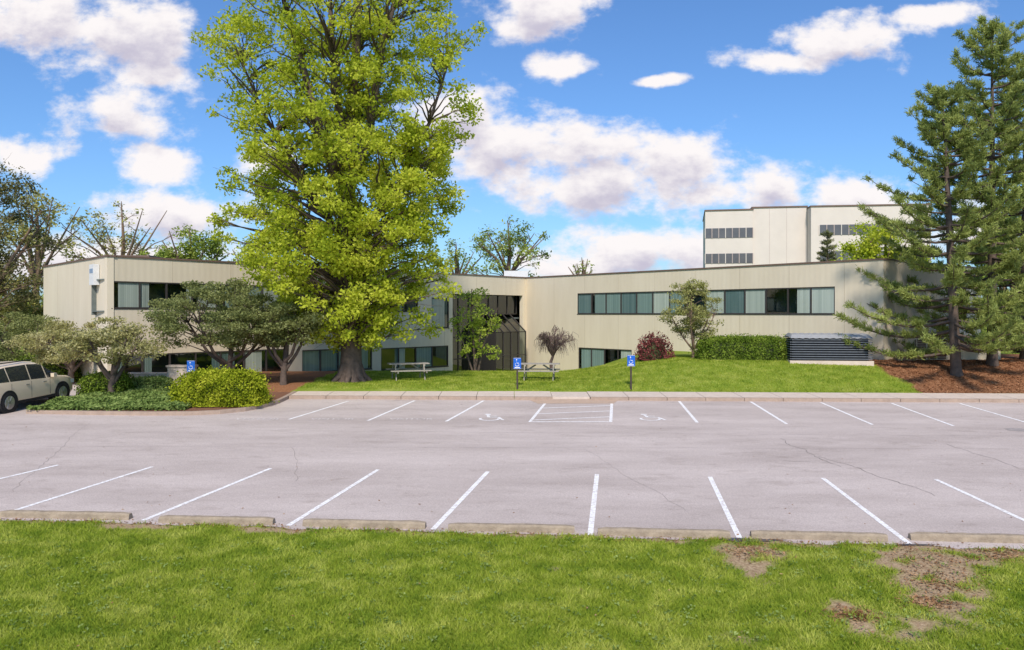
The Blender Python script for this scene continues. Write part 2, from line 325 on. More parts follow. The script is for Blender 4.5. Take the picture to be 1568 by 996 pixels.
polymesh('kerb_ramp',V,[(0,1,2,3),(0,3,4),(1,5,2)],mk('ramp_concrete',(.56,.40,.29),(.45,.32,.235),6,.9,.3,50))

isl=[(-17.2,28.9),(-15,28.6),(-12.6,28.45),(-11.2,28.5),(-10.3,28.8),(-9.6,29.4),(-9.15,30.3),(-8.95,31.3),(-8.92,32.2),(-8.95,34.2),(-17.3,34.4),(-17.45,31)]
def offset(poly,d):
    n=len(poly); out=[]
    for i in range(n):
        p0=Vector(poly[i-1]);p1=Vector(poly[i]);p2=Vector(poly[(i+1)%n])
        n1=Vector((-(p1-p0).y,(p1-p0).x)).normalized(); n2=Vector((-(p2-p1).y,(p2-p1).x)).normalized(); m=(n1+n2).normalized(); out.append(tuple(p1+m*d/max(.4,m.dot(n1))))
    return out
inn=offset(isl,.16); n=len(isl); V=[];Fq=[];Mi=[]
for (x,y) in isl: V.append((x,y,LZ(y)-.03))
for (x,y) in isl: V.append((x,y,LZ(y)+.135))
for (x,y) in inn: V.append((x,y,LZ(y)+.135))
for (x,y) in inn: V.append((x,y,LZ(y)+.115))
for i in range(n):
    j=(i+1)%n
    Fq+=[(i,j,n+j,n+i),(n+i,n+j,2*n+j,2*n+i),(2*n+i,2*n+j,3*n+j,3*n+i)]; Mi+=[0,0,0]
Fq.append(tuple(3*n+i for i in range(n))); Mi.append(1)
M_mulch=mk('bark_mulch',(.32,.15,.085),(.14,.065,.038),26,.95,1,60)
polymesh('planting_island',V,Fq,[M_kerb,M_mulch],mi=Mi)

# ------------------------------------------------------------ building
bld=empty('two_storey_office_building')
A=(-18.2,36.7);B=(1.,59.3);C=(17.7,38.9);D=(27.,47.);E=(2.,77.);A2=(-26.,45.3)
ZT=2.55; ZB=-5.0
M_joint=mk('joint_sealant',(.50,.42,.31),(.44,.37,.27),5,.9)
def frame(p,q):
    t=(Vector(q)-Vector(p)); L=t.length; t.normalize()
    return Matrix(((t.x,-t.y,0,p[0]),(t.y,t.x,0,p[1]),(0,0,1,0),(0,0,0,1))),L
def wall(name,p,q,opens):
    Mx,L=frame(p,q); ss=sorted({0,L,*[o[0] for o in opens],*[o[1] for o in opens]}); zs=sorted({ZB,ZT,*[o[2] for o in opens],*[o[3] for o in opens]})
    mb=MB()
    for i in range(len(ss)-1):
        for j in range(len(zs)-1):
            cs=(ss[i]+ss[i+1])/2; cz=(zs[j]+zs[j+1])/2
            if any(o[0]<cs<o[1] and o[2]<cz<o[3] for o in opens): continue
            mb.box(ss[i],ss[i+1],0,.28,zs[j],zs[j+1])
    mb.obj(name,M_wall,bld,Mx)
    mc=MB(); mc.box(-.04,L+.04,-.05,.36,ZT,ZT+.075); mc.obj(name+'_coping',M_coping,bld,Mx)
    mj=MB(); s=3.05
    while s<L-.5:
        segs=[(ZB,ZT-.01)]
        for o in opens:
            if o[0]-.02<s<o[1]+.02: segs=[q for a,c in segs for q in ((a,min(c,o[2])),(max(a,o[3]),c)) if q[1]-q[0]>.02]
        for a,c in segs: mj.box(s-.01,s+.01,-.004,.02,a,c)
        s+=3.05
    if mj.V: mj.obj(name+'_joints',M_joint,bld,Mx)
    return Mx,L
def window(name,Mx,s0,s1,z0,z1,n,glass=None,blinds=.7,depth=.06):
    fr=MB(); w=.035
    fr.box(s0,s1,depth-.05,depth+.06,z0,z0+.06); fr.box(s0,s1,depth-.05,depth+.06,z1-.06,z1)
    for i in range(n+1):
        s=s0+(s1-s0)*i/n; a=max(s0,s-w);c=min(s1,s+w); fr.box(a,c,depth-.052,depth+.058,z0+.06,z1-.06)
    fr.box(s0-.02,s1+.02,-.03,depth-.055,z0-.03,z0+.015)
    fr.obj(name+'_frame',M_bronze,bld,Mx)
    g=MB(); bl=MB()
    for i in range(n):
        a=s0+(s1-s0)*i/n+w; c=s0+(s1-s0)*(i+1)/n-w
        k=random.choice([0,.2,.35]) if random.random()>blinds else random.choice([.6,.8,1,1,1,1])
        side=random.random()<.5; slat=.085; m=int(round((c-a)*k/slat)); mt=random.choice([0,0,1,1,1,2])
        if k==1: m=int((c-a)/slat); slat=(c-a)/m
        tw=random.choice([.003,.006,.010,.014]); ga,gc=a,c
        for q in range(m):
            x0=(a+q*slat) if side else (c-(q+1)*slat); b=len(bl.V); yy=tw*random.uniform(.8,1.2)
            bl.V+=[(x0,depth+.004,z0+.055),(x0+slat-.003,depth+.004+yy,z0+.055),(x0+slat-.003,depth+.004+yy,z1-.055),(x0,depth+.004,z1-.055)]; bl.F.append((b,b+1,b+2,b+3)); bl.M.append(mt)
        if side: ga=a+m*slat
        else: gc=c-m*slat
        if gc-ga>.02:
            t=random.uniform(-.004,.004); b=len(g.V)
            g.V+=[(ga,depth+.004+t,z0+.05),(gc,depth+.004-t,z0+.05),(gc,depth+.004-t*1.5,z1-.05),(ga,depth+.004+t*.5,z1-.05)]; g.F.append((b,b+1,b+2,b+3)); g.M.append(0)
        if m and k==1: # dark line behind slat gaps
            b=len(g.V)
            g.V+=[(a,depth+.05,z0+.05),(c,depth+.05,z0+.05),(c,depth+.05,z1-.05),(a,depth+.05,z1-.05)]; g.F.append((b,b+1,b+2,b+3)); g.M.append(0)
    if g.V: g.obj(name+'_glass',glass or M_glass,bld,Mx)
    if bl.V: bl.obj(name+'_blinds',M_blinds,bld,Mx)
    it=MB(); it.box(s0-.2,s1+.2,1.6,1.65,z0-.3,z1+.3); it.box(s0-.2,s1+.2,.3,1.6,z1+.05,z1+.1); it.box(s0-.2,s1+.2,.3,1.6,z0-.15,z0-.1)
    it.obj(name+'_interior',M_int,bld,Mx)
Ml,Ll=frame(A,B)
opL=[(.2,9.2,.22,1.46),(11.5,19,.1,1.4),(20.2,21.75,-.95,1.0),(.3,9.5,-3.2,-1.9),(10.4,15.3,-3.3,-2.02),(16,21.7,-3.45,-2.1),(22.1,29.3,-4.6,1.28)]
wall('left_wing_wall',A,B,opL)
window('upper_window_band',Ml,*opL[0],7,blinds=.8)
window('upper_window_band_2',Ml,*opL[1],6)
window('stair_window',Ml,*opL[2],1,blinds=1)
window('lower_window_band',Ml,*opL[3],7,blinds=.7)
window('lower_window_band_2',Ml,*opL[4],4,blinds=.9)
window('lower_window_band_3',Ml,*opL[5],4,glass=M_glassd,blinds=.4)
opR=[(5.4,23.9,-.05,1.34),(5.5,10.3,-3.75,-2.3)]
Mr,Lr=wall('right_wing_wall',B,C,opR)
window('right_upper_window_band',Mr,*opR[0],14,blinds=.85)
window('right_lower_window_band',Mr,*opR[1],4,blinds=.9)
Me,Le=wall('left_end_wall',A2,A,[])
Mg,Lg=wall('right_end_wall',C,D,[])
wall('rear_wall_right',D,E,[]); wall('rear_wall_left',E,A2,[])
polymesh('roof_deck',[(x,y,ZT-.25) for x,y in (A,B,C,D,E,A2)],[(0,1,2,4,5),(2,3,4)],mk('roof_membrane',(.3,.3,.3),(.22,.22,.22),2,.9),bld)
ent=MB(); gl=MB()
def pane(a,c,y0,z0,y1,z1,n,rows):
    for i in range(n):
        p=a+(c-a)*i/n; q=a+(c-a)*(i+1)/n
        for j in range(rows):
            ya=y0+(y1-y0)*j/rows; yb=y0+(y1-y0)*(j+1)/rows; za=z0+(z1-z0)*j/rows; zb=z0+(z1-z0)*(j+1)/rows
            b=len(gl.V); gl.V+=[(p,ya,za),(q,ya,za),(q,yb,zb),(p,yb,zb)]; gl.F.append((b,b+1,b+2,b+3)); gl.M.append(0)
    for i in range(n+1):
        p=a+(c-a)*i/n; ent.beam((p,y0-.02,z0),(p,y1-.02,z1),.05,.07)
    for j in range(rows+1):
        t=j/rows; ent.beam((a,y0-.025+(y1-y0)*t,z0+(z1-z0)*t),(c,y0-.025+(y1-y0)*t,z0+(z1-z0)*t),.06,.055)
pane(22.15,25.2,.55,-4.5,.55,1.26,3,4)
pane(25.2,29.2,.55,-.05,.55,1.26,4,1)
pane(25.2,28.4,-1.0,-1.3,.5,-.05,4,1)
pane(25.2,28.4,-1.0,-4.5,-1.0,-1.3,4,2)
ent.box(25.2,25.26,-.95,.5,-4.5,-1.3)
ent.obj('entrance_mullions',M_bronze,bld,Ml); gl.obj('entrance_glass',M_glassd,bld,Ml)
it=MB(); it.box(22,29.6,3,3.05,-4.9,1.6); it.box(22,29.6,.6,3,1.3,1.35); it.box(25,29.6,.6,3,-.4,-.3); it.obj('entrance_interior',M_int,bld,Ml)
ru=MB(); ru.box(-.6,1.2,61.5,64,ZT-.3,3.2); ru.box(9,11,60,62,ZT-.3,2.95); ru.box(18.5,20.2,44,45,ZT-.3,2.85)
ru.obj('rooftop_units',M_white,bld)
rb=MB(); rb.box(-22,-20,45,47,ZT-.3,3.2); rb.obj('roof_hatch',M_coping,bld)
sg=MB(); sg.box(Le-1.75,Le-1.1,-.28,-.02,1.3,2.25,0); sg.box(Le-1.68,Le-1.17,-.29,-.28,1.85,2.05,1); sg.box(Le-1.6,Le-1.2,-.02,0,1.5,2.1,0)
sg.obj('wall_sign',[M_white,mk('sign_blue_grey',(.25,.32,.42),(.22,.3,.4),4,.5)],bld,Me)
enc=empty('equipment_enclosure_wall'); mb=MB()
mb.box(18.9,23.4,39.1,39.35,-3.4,-1.15); mb.box(23.15,23.4,39.35,44,-3.4,-1.15); mb.box(18.86,23.44,39.05,39.4,-1.15,-1.07,1)
mb.obj('enclosure_wall',[M_wall,M_coping],enc)
lo=MB(); lo.box(19.3,20.75,38.98,39.1,-2.35,-1.25,1)
for k in range(10): lo.beam((19.34,38.95,-2.3+k*.105),(20.71,38.95,-2.3+k*.105),.07,.02,0)
for k in range(4): lo.box(19.28+k*.48,19.33+k*.48,38.93,38.98,-2.36,-1.24,0)
lo.obj('louvre_panel',[mk('louvre_cream',(.66,.58,.44),(.58,.5,.38),5,.6),M_coping],enc)
ub=MB(); ub.box(18.2,19.05,38.5,38.95,-3.2,-2.0); ub.box(18.15,19.1,38.45,39,-2.0,-1.95); ub.obj('utility_cabinet',mk('brown_cabinet',(.28,.2,.14),(.23,.17,.12),5,.6))

cu=empty('louvred_condenser_unit',(14.75,38.2,0)); cu.rotation_euler=(0,0,-.12)
M_cd=mk('dark_louvre',(.17,.18,.205),(.12,.13,.15),6,.45); z0=Tz(14.75,38.2)-.05
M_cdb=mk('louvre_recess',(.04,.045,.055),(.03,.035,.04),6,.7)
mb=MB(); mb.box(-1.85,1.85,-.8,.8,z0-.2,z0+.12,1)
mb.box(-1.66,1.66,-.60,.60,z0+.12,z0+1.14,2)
for k in range(9):
    z=z0+.2+k*.11; mb.beam((-1.76,-.70,z),(1.76,-.70,z),.16,.04,0); mb.beam((1.76,-.70,z),(1.76,.70,z),.12,.04,0); mb.beam((-1.76,-.70,z),(-1.76,.70,z),.12,.04,0)
mb.obj('louvre_body',[M_cd,M_conc,M_cdb],cu)
V=[];Fq=[];nn=40;mm=6
for i in range(nn+1):
    for j in range(mm+1):
        x=-1.82+3.64*i/nn; y=-.84+1.68*j/mm; V.append((x,y,z0+1.15+.22*math.sin(math.pi*j/mm)**.5*(1 if 0<i<nn else .3)+.014*math.sin(i*1.9)))
for i in range(nn):
    for j in range(mm): k=i*(mm+1)+j; Fq.append((k,k+mm+1,k+mm+2,k+1))
polymesh('ribbed_cover',V,Fq,mk('cover_grey',(.36,.355,.35),(.28,.28,.285),5,.6),cu)

ob=empty('five_storey_office_block'); M_ob=mk('precast_panel',(.70,.61,.54),(.63,.55,.49),.3,.85,.1,10); M_obg=mk('dark_ribbon_glass',(.08,.07,.075),(.13,.12,.12),.5,.15,spec=.6); M_obp=mk('spandrel_brown',(.48,.38,.34),(.42,.33,.3),.6,.5)
def face(name,p,q,ztop,wins):
    Mx,L=frame(p,q); m=MB(); m.box(0,L,0,14,-6,ztop,0); m.box(-.1,L+.1,-.12,14.1,ztop,ztop+.2,3)
    for a,c in wins:
        for lv in range(4):
            z1=ztop-2.55-3.72*lv; m.box(a*L,c*L,-.05,.1,z1-1.45,z1,1)
            nn=max(2,int((c-a)*L/.95))
            for k in range(nn+1): s=a*L+(c-a)*L*k/nn; m.box(s-.05,s+.05,-.12,-.05,z1-1.45,z1,2 if k%3 else 0)
    for k in range(1,int(L/2.4)): m.box(k*2.4-.02,k*2.4+.02,-.015,.01,-6,ztop,2) if not any(a*L-.3<k*2.4<c*L+.3 for a,c in wins) else None
    m.obj(name,[M_ob,M_obg,M_obp,M_coping],ob,Mx)
face('west_block',(28.4,120),(35.0,118.6),15.0,[(.0,1.)])
face('middle_block',(35.0,118.9),(42.5,117.6),15.3,[])
face('east_block',(42.2,115.2),(58,113),15.0,[(.07,1.)])

# ------------------------------------------------------------ foliage
def leaves_arrays(P,size,up=.35,aspect=.55):
    N=len(P); n=rng.normal(size=(N,3)); n[:,2]+=up*3*np.sign(rng.random(N)-.15); n/=np.linalg.norm(n,axis=1)[:,None]
    r=rng.normal(size=(N,3)); a=np.cross(n,r); a/=np.linalg.norm(a,axis=1)[:,None]; b=np.cross(n,a)
    s=(size*rng.uniform(.65,1.35,N))[:,None]
    V=np.stack([P+a*s*.5,P+b*s*.5*aspect,P-a*s*.5,P-b*s*.5*aspect],1).reshape(-1,3); return V,np.arange(4*N).reshape(-1,4)
def clump_pts(c,r,n,hollow=.35):
    d=rng.normal(size=(n,3)); d/=np.linalg.norm(d,axis=1)[:,None]; rad=rng.random(n)**(hollow); q=d*rad[:,None]*np.asarray(r)[None,:]; return np.asarray(c)[None,:]+q
class Tubes:
    def __init__(s): s.V=[];s.F=[]
    def add(s,pts,rad,n=6):
        b=len(s.V); pts=[Vector(p) for p in pts]
        for i,p in enumerate(pts):
            d=(pts[min(i+1,len(pts)-1)]-pts[max(i-1,0)]).normalized(); up=Vector((0,1,0)) if abs(d.y)<.9 else Vector((1,0,0))
            a=d.cross(up).normalized(); c=a.cross(d)
            for k in range(n): t=2*math.pi*k/n; s.V.append(tuple(p+(a*math.cos(t)+c*math.sin(t))*rad[i]))
        for i in range(len(pts)-1):
            for k in range(n): s.F.append((b+i*n+k,b+i*n+(k+1)%n,b+(i+1)*n+(k+1)%n,b+(i+1)*n+k))
def curve(p,q,n=5,sag=.0,j=.0):
    p=Vector(p);q=Vector(q); out=[]
    for i in range(n+1):
        t=i/n; v=p.lerp(q,t); w=math.sin(math.pi*t); v=v+Vector((random.uniform(-j,j)*w,random.uniform(-j,j)*w,sag*w+random.uniform(-j,j)*w*.5)); out.append(v)
    return out
def tree(name,trunk,clumps,leafsize,lm,bm=None,br=.05,twigs=0,up=.35,aspect=.55,rise=.7,hollow=.4,tn=10):
    root=empty(name,(trunk[0][0][0],trunk[0][0][1],trunk[0][0][2])); inv=Matrix.Translation(-Vector(root.location))
    tb=Tubes(); nodes=[]
    for k,pl in enumerate(trunk):
        tb.add([p[:3] for p in pl],[p[3] for p in pl],tn if k==0 else 7)
        for i in range(len(pl)-1):
            for t in (0,.25,.5,.75): nodes.append((Vector(pl[i][:3]).lerp(Vector(pl[i+1][:3]),t),pl[i][3]*(1-t)+pl[i+1][3]*t))
    zb=trunk[0][0][2]; ztop=max(p[0].z for p in nodes); zl=zb+.28*(ztop-zb)
    P=[]
    for c,r,n in clumps:
        cv=Vector(c)
        best=min((nd for nd in nodes if nd[0].z>min(zl,zb+1.2)),key=lambda nd:(nd[0]-cv).length+2.5*max(0,nd[0].z-cv.z+rise*math.hypot(nd[0].x-cv.x,nd[0].y-cv.y)*.6))
        L=(best[0]-cv).length; r0=min(best[1]*.6,br*(.5+L*.25))
        pts=curve(best[0],cv,5,.06*L,.05*L); tb.add(pts,[r0*(1-.8*i/5) for i in range(6)],5)
        for _ in range(twigs):
            e=cv+Vector((random.gauss(0,.6)*r[0],random.gauss(0,.6)*r[1],random.gauss(.1,.6)*r[2])); tb.add(curve(pts[random.choice([3,4,5])],e,3,0,.05),[r0*.3,r0*.22,r0*.15,r0*.06],3)
        if n: P.append(clump_pts(c,r,n,hollow))
    o=polymesh('trunk_and_limbs',tb.V,tb.F,bm or M_bark,root,smooth=True); o.matrix_parent_inverse=inv
    if P:
        V,F=leaves_arrays(np.concatenate(P),leafsize,up,aspect); o=fastmesh('foliage',V,F,lm,root); o.matrix_parent_inverse=inv
    return root

tx,ty=-7.2,36.5; tz=Tz(tx,ty)
M_big=leaf_mat('spring_green_leaf',(.34,.42,.035),(.52,.58,.05),(.72,.73,.11),.52,.6,1.3)
zp=[-1.6,-.6,.9,2.3,5.3,8.2,11,14,16,18.5,20]; lp=[1.5,3.2,4.6,5.7,6.3,6.9,7.1,7.1,6,3.6,1.2]; rp=[2.0,3.8,4.6,5.3,5.6,5.6,5.9,6.5,5.6,3.4,1.2]
cl=[]
while len(cl)<980:
    z=random.uniform(-1.4,19); a=random.uniform(0,2*math.pi); lf=np.interp(z,zp,lp); rt=np.interp(z,zp,rp); ca=math.cos(a)
    R=(lf if ca<0 else rt); R=R*(.86+.09*math.sin(a*3+z*.9)+.07*math.sin(a*7+z*2.3))
    q=random.random()**.55
    if random.random()>(R/7)**1.5+.12: continue
    if z>8 and random.random()<.3: continue
    r=random.uniform(.35,.85); rr=max(0,(R-r*.4))*q
    x=tx+.1*(z>5)+rr*ca; y=ty+rr*math.sin(a)*.92; zz=z-.12*rr
    nl=int(400*(r/1.0)**2*(.72 if z>9 else 1.1))
    cl.append(((x,y,zz),(r,r,r*random.uniform(.55,.8)),nl))
trunk=[[(tx,ty,tz-.1,.80),(tx,ty,tz+.15,.62),(tx,ty,tz+.6,.50),(tx+.02,ty,tz+1.6,.45),(tx,ty,1,.41),(tx-.1,ty,3.5,.38),(tx-.15,ty,6,.33),(tx,ty,9,.26),(tx+.3,ty,12.5,.18),(tx+.4,ty,16,.09),(tx+.4,ty,19,.03)],
 [(tx-.1,ty,4.6,.24),(tx-1.1,ty-.4,7.4,.2),(tx-1.9,ty-.6,10.5,.15),(tx-2.9,ty-.5,14,.08),(tx-3.4,ty,17,.03)],
 [(tx-.1,ty,5.4,.24),(tx+.9,ty-.3,8.3,.2),(tx+1.5,ty-.6,11.8,.15),(tx+2.4,ty-.6,15,.08),(tx+2.7,ty,17.5,.03)],
 [(tx-.1,ty,2.8,.18),(tx-1.9,ty+.5,5.5,.14),(tx-4,ty+.3,9,.08),(tx-5.2,ty,12,.03)],
 [(tx,ty,3.0,.18),(tx+1.8,ty+.3,5.2,.14),(tx+3.5,ty,8.5,.08),(tx+4.6,ty,12,.03)],
 [(tx,ty,6.5,.2),(tx-.5,ty-.8,9.5,.15),(tx-.6,ty-1.4,13,.1),(tx-.8,ty-1.5,17,.03)]]
tree('large_shade_tree',trunk,cl,.165,M_big,M_barkd,.045,twigs=1,hollow=.62,up=.15)
tb=Tubes()
for k in range(7):
    a=k*.9+.2; tb.add([(tx+math.cos(a)*.35,ty+math.sin(a)*.35,tz+.75),(tx+math.cos(a)*.52,ty+math.sin(a)*.52,tz+.25),(tx+math.cos(a)*.95,ty+math.sin(a)*.95,tz-.06)],[.16,.17,.08],6)
rf=polymesh('root_flare',tb.V,tb.F,M_barkd,bpy.data.objects['large_shade_tree'],smooth=True); rf.matrix_parent_inverse=Matrix.Translation(-Vector(bpy.data.objects['large_shade_tree'].location))

def ell_clumps(lobes,per,r0,r1,nl,flat=.5,shell=.5):
    out=[]
    for (cx,cy,cz,rx,ry,rz),n in zip(lobes,per):
        for _ in range(n):
            d=Vector((random.gauss(0,1),random.gauss(0,1),random.gauss(0,1))).normalized()*(random.random()**shell); r=random.uniform(r0,r1)
            out.append(((cx+d.x*rx,cy+d.y*ry,cz+d.z*rz),(r,r,r*flat),int(nl*random.uniform(.6,1.3))))
    return out
M_haw=leaf_mat('hawthorn_leaf',(.14,.165,.055),(.26,.285,.10),(.41,.43,.18),.45,1.2)
def hawthorn(x,y,rx,rz,cz,n,name='hawthorn_tree',mat=M_haw,nl=330,flat=.4):
    z=Tz(x,y)
    cl=ell_clumps([(x,y,cz,rx,rx*.8,rz)],[n],.4,.8,nl,flat,.45)
    cl=[((c[0],c[1],max(c[2],cz-rz*.75+.12*rx*random.random())),r,k) for c,r,k in cl]
    tr=[[(x,y,z-.1,.17),(x,y,z+.5,.13),(x+.1,y,z+1.1,.12),(x+.2,y,cz,.07)]]
    for k in range(5):
        a=k*1.3+.4; tr.append([(x,y,z+.5+.1*k,.09),(x+math.cos(a)*rx*.25,y+math.sin(a)*rx*.2,z+1.3,.07),(x+math.cos(a)*rx*.6,y+math.sin(a)*rx*.5,cz+.2,.03)])
    return tree(name,tr,cl,.11,mat,M_barkd,.03,twigs=3,up=.25,hollow=.6)
hawthorn(-12.3,35.4,3.6,1.65,-.2,120,nl=290)
hawthorn(-9.8,35.0,2.2,1.3,-.45,60,nl=290)
M_dog=leaf_mat('dogwood_leaf',(.24,.24,.08),(.43,.40,.16),(.62,.57,.31),.4,1.5)
hawthorn(-16.0,32.6,1.9,1.0,-1.2,46,'dogwood_tree',M_dog,210)
hawthorn(-20.8,38.5,2.6,1.1,-1.5,50,'dogwood_tree',M_dog,280)
hawthorn(-24.5,41,2.6,1.3,-1.2,46,'hawthorn_tree',M_haw,280)
M_hon=leaf_mat('honeylocust_leaf',(.22,.23,.07),(.40,.40,.14),(.60,.57,.24),.45,1.5)
x,y=8.95,40.3; z=Tz(x,y)
cl=ell_clumps([(x-.1,y,-.1,1.7,1.4,1.2),(x-.2,y,1.1,.9,.8,.6),(x,y,-1.,1.3,1.1,.4)],[52,20,12],.25,.48,115,.5,.5)
tr=[[(x,y,z-.1,.1),(x,y,z+.6,.08),(x-.1,y,0,.05),(x-.1,y,1.4,.015)]]+[[(x,y,z+.4,.05),(x+dx*.4,y+dy*.4,-1.2,.04),(x+dx,y+dy,.1,.015)] for dx,dy in((-1.2,.2),(1.1,-.2),(.3,1),(-.4,-1),(.7,-.7))]
tree('honeylocust_tree',tr,cl,.10,M_hon,M_bark,.02,twigs=4,up=.25,hollow=.65)
M_map=leaf_mat('young_maple_leaf',(.24,.33,.04),(.46,.55,.08),(.68,.72,.15),.5,1.2)
x,y=-1.95,43.5; z=Tz(x,y)
cl=ell_clumps([(x,y,-.4,1.6,1.3,1.3),(x-.1,y,1.0,.8,.8,.5),(x+.2,y,-1.9,1.2,1.1,.5)],[44,12,14],.25,.46,38,.7,.5)
tr=[[(x,y,z-.1,.09),(x-.05,y,-2.3,.07),(x-.2,y,0,.05),(x-.2,y,1.3,.015)],[(x+.15,y,z,.07),(x+.4,y,-1.8,.05),(x+1.2,y,.3,.015)],[(x-.15,y,z,.06),(x-.6,y,-1.8,.05),(x-1.2,y,.2,.015)],[(x,y+.1,z,.06),(x+.2,y,-1.5,.05),(x+.6,y,.8,.015)]]
tree('young_maple_tree',tr,cl,.15,M_map,M_barkd,.02,twigs=3,up=.2)
M_tw=mk('dark_twig',(.15,.10,.085),(.09,.062,.053),6,.9)
M_red=leaf_mat('barberry_red_leaf',(.11,.025,.027),(.22,.06,.06),(.36,.13,.11),.3,2)
x,y=2.1,43.; z=Tz(x,y); root=empty('bare_ornamental_tree',(x,y,z)); inv=Matrix.Translation((-x,-y,-z)); tb=Tubes()
tb.add([(x,y,z-.1),(x-.05,y,z+.5),(x+.06,y,-2.25)],[.11,.085,.07],7)
for k in range(13):
    a=k*2.4; R=random.uniform(.5,1.25); hub=Vector((x+.05,y,-2.3+.03*k)); mid=hub+Vector((math.cos(a)*R*.45,math.sin(a)*R*.45,random.uniform(.5,.85))); out_=hub+Vector((math.cos(a)*R,math.sin(a)*R,random.uniform(.6,1.3)-.25*R))
    kn=hub.lerp(mid,.5)+Vector((random.uniform(-.1,.1),random.uniform(-.1,.1),.03)); tb.add([hub,kn,mid,out_],[.05,.042,.032,.016],5)
    for q in range(24):
        t=random.random(); s=(kn.lerp(mid,t*2) if t<.4 else mid.lerp(out_,min(1,(t-.4)*1.7))); aa=a+random.uniform(-1.7,1.7); l=random.uniform(.15,.5); h=random.uniform(.05,.35); dr=random.uniform(-.1,.65)
        j=lambda:random.uniform(-.06,.06)
        e1=s+Vector((math.cos(aa)*l*.5+j(),math.sin(aa)*l*.5+j(),h)); e2=s+Vector((math.cos(aa)*l+j(),math.sin(aa)*l,h*.6-dr*.4)); e3=s+Vector((math.cos(aa)*l*1.2+j(),math.sin(aa)*l*1.2,h*.3-dr))
        tb.add([s,e1,e2,e3],[.014,.012,.009,.005],3)
polymesh('trunk_and_twigs',tb.V,tb.F,M_tw,root).matrix_parent_inverse=inv

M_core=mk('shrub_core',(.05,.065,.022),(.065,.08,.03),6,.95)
def hedge(name,cx,cy,hx,hy,h,mat,n,size=.09,rot=0,power=4,lump=.1):
    z=Tz(cx,cy) if not(-17.4<cx<-8.9 and cy<34.2) else LZ(cy)+.115
    root=empty(name,(cx,cy,z)); u=rng.normal(size=(n,3)); u[:,2]=np.abs(u[:,2])*1.1-.12; u/=np.linalg.norm(u,axis=1)[:,None]
    k=1/((np.abs(u)**power).sum(1))**(1/power)
    a=np.arctan2(u[:,1],u[:,0]); lum=1+lump*(np.sin(a*5+u[:,2]*6)+.6*np.sin(a*11+2+u[:,2]*9))*.5
    P=u*k[:,None]*lum[:,None]*(1-.25*rng.random(n)**2)[:,None]*(1+.07*rng.normal(size=n)*(rng.random(n)<.35))[:,None]; P=P*np.array([hx,hy,h])
    P[:,2]=np.maximum(P[:,2],.02)
    V,F=leaves_arrays(P,size,.2,.6); o=fastmesh('foliage',V,F,mat,root)
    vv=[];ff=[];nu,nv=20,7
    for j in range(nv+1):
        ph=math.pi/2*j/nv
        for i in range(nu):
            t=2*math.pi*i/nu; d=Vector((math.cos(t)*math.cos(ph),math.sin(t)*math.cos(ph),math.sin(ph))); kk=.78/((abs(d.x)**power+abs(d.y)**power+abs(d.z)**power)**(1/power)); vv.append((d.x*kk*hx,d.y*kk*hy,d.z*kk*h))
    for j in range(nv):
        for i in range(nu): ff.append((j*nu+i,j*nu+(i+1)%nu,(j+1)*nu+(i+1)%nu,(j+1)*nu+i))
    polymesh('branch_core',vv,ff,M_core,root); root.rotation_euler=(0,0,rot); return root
M_yew=leaf_mat('yellow_green_hedge_leaf',(.15,.20,.012),(.37,.42,.028),(.62,.63,.07),.35,2)
M_box=leaf_mat('green_hedge_leaf',(.08,.13,.017),(.18,.26,.033),(.32,.40,.065),.3,2)
M_gc=leaf_mat('groundcover_leaf',(.11,.17,.04),(.23,.31,.085),(.36,.44,.14),.3,1.5)
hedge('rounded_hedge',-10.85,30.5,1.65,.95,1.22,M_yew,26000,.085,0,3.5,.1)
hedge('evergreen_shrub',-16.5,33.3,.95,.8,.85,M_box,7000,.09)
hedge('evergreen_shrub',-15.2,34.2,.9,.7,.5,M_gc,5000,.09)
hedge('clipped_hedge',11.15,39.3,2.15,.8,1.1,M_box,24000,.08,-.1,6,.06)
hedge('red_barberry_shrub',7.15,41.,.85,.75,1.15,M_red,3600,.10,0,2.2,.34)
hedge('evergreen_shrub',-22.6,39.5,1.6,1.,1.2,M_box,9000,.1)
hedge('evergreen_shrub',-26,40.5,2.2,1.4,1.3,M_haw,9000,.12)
n=34000; px=rng.uniform(-17.2,-11.6,n); py=rng.uniform(28.75,34.2,n); k=(px<-11.9+.5*np.sin(py*2))&(py>28.75+.25*rng.random(n)); px,py=px[k],py[k]
P=np.stack([px,py,LZ(py)+.13+.22*rng.random(len(px))*(.6+.4*np.sin(px*3)*np.sin(py*2.6))],-1); V,F=leaves_arrays(P,.12,.6,.6); fastmesh('groundcover_plants',V,F,M_gc)

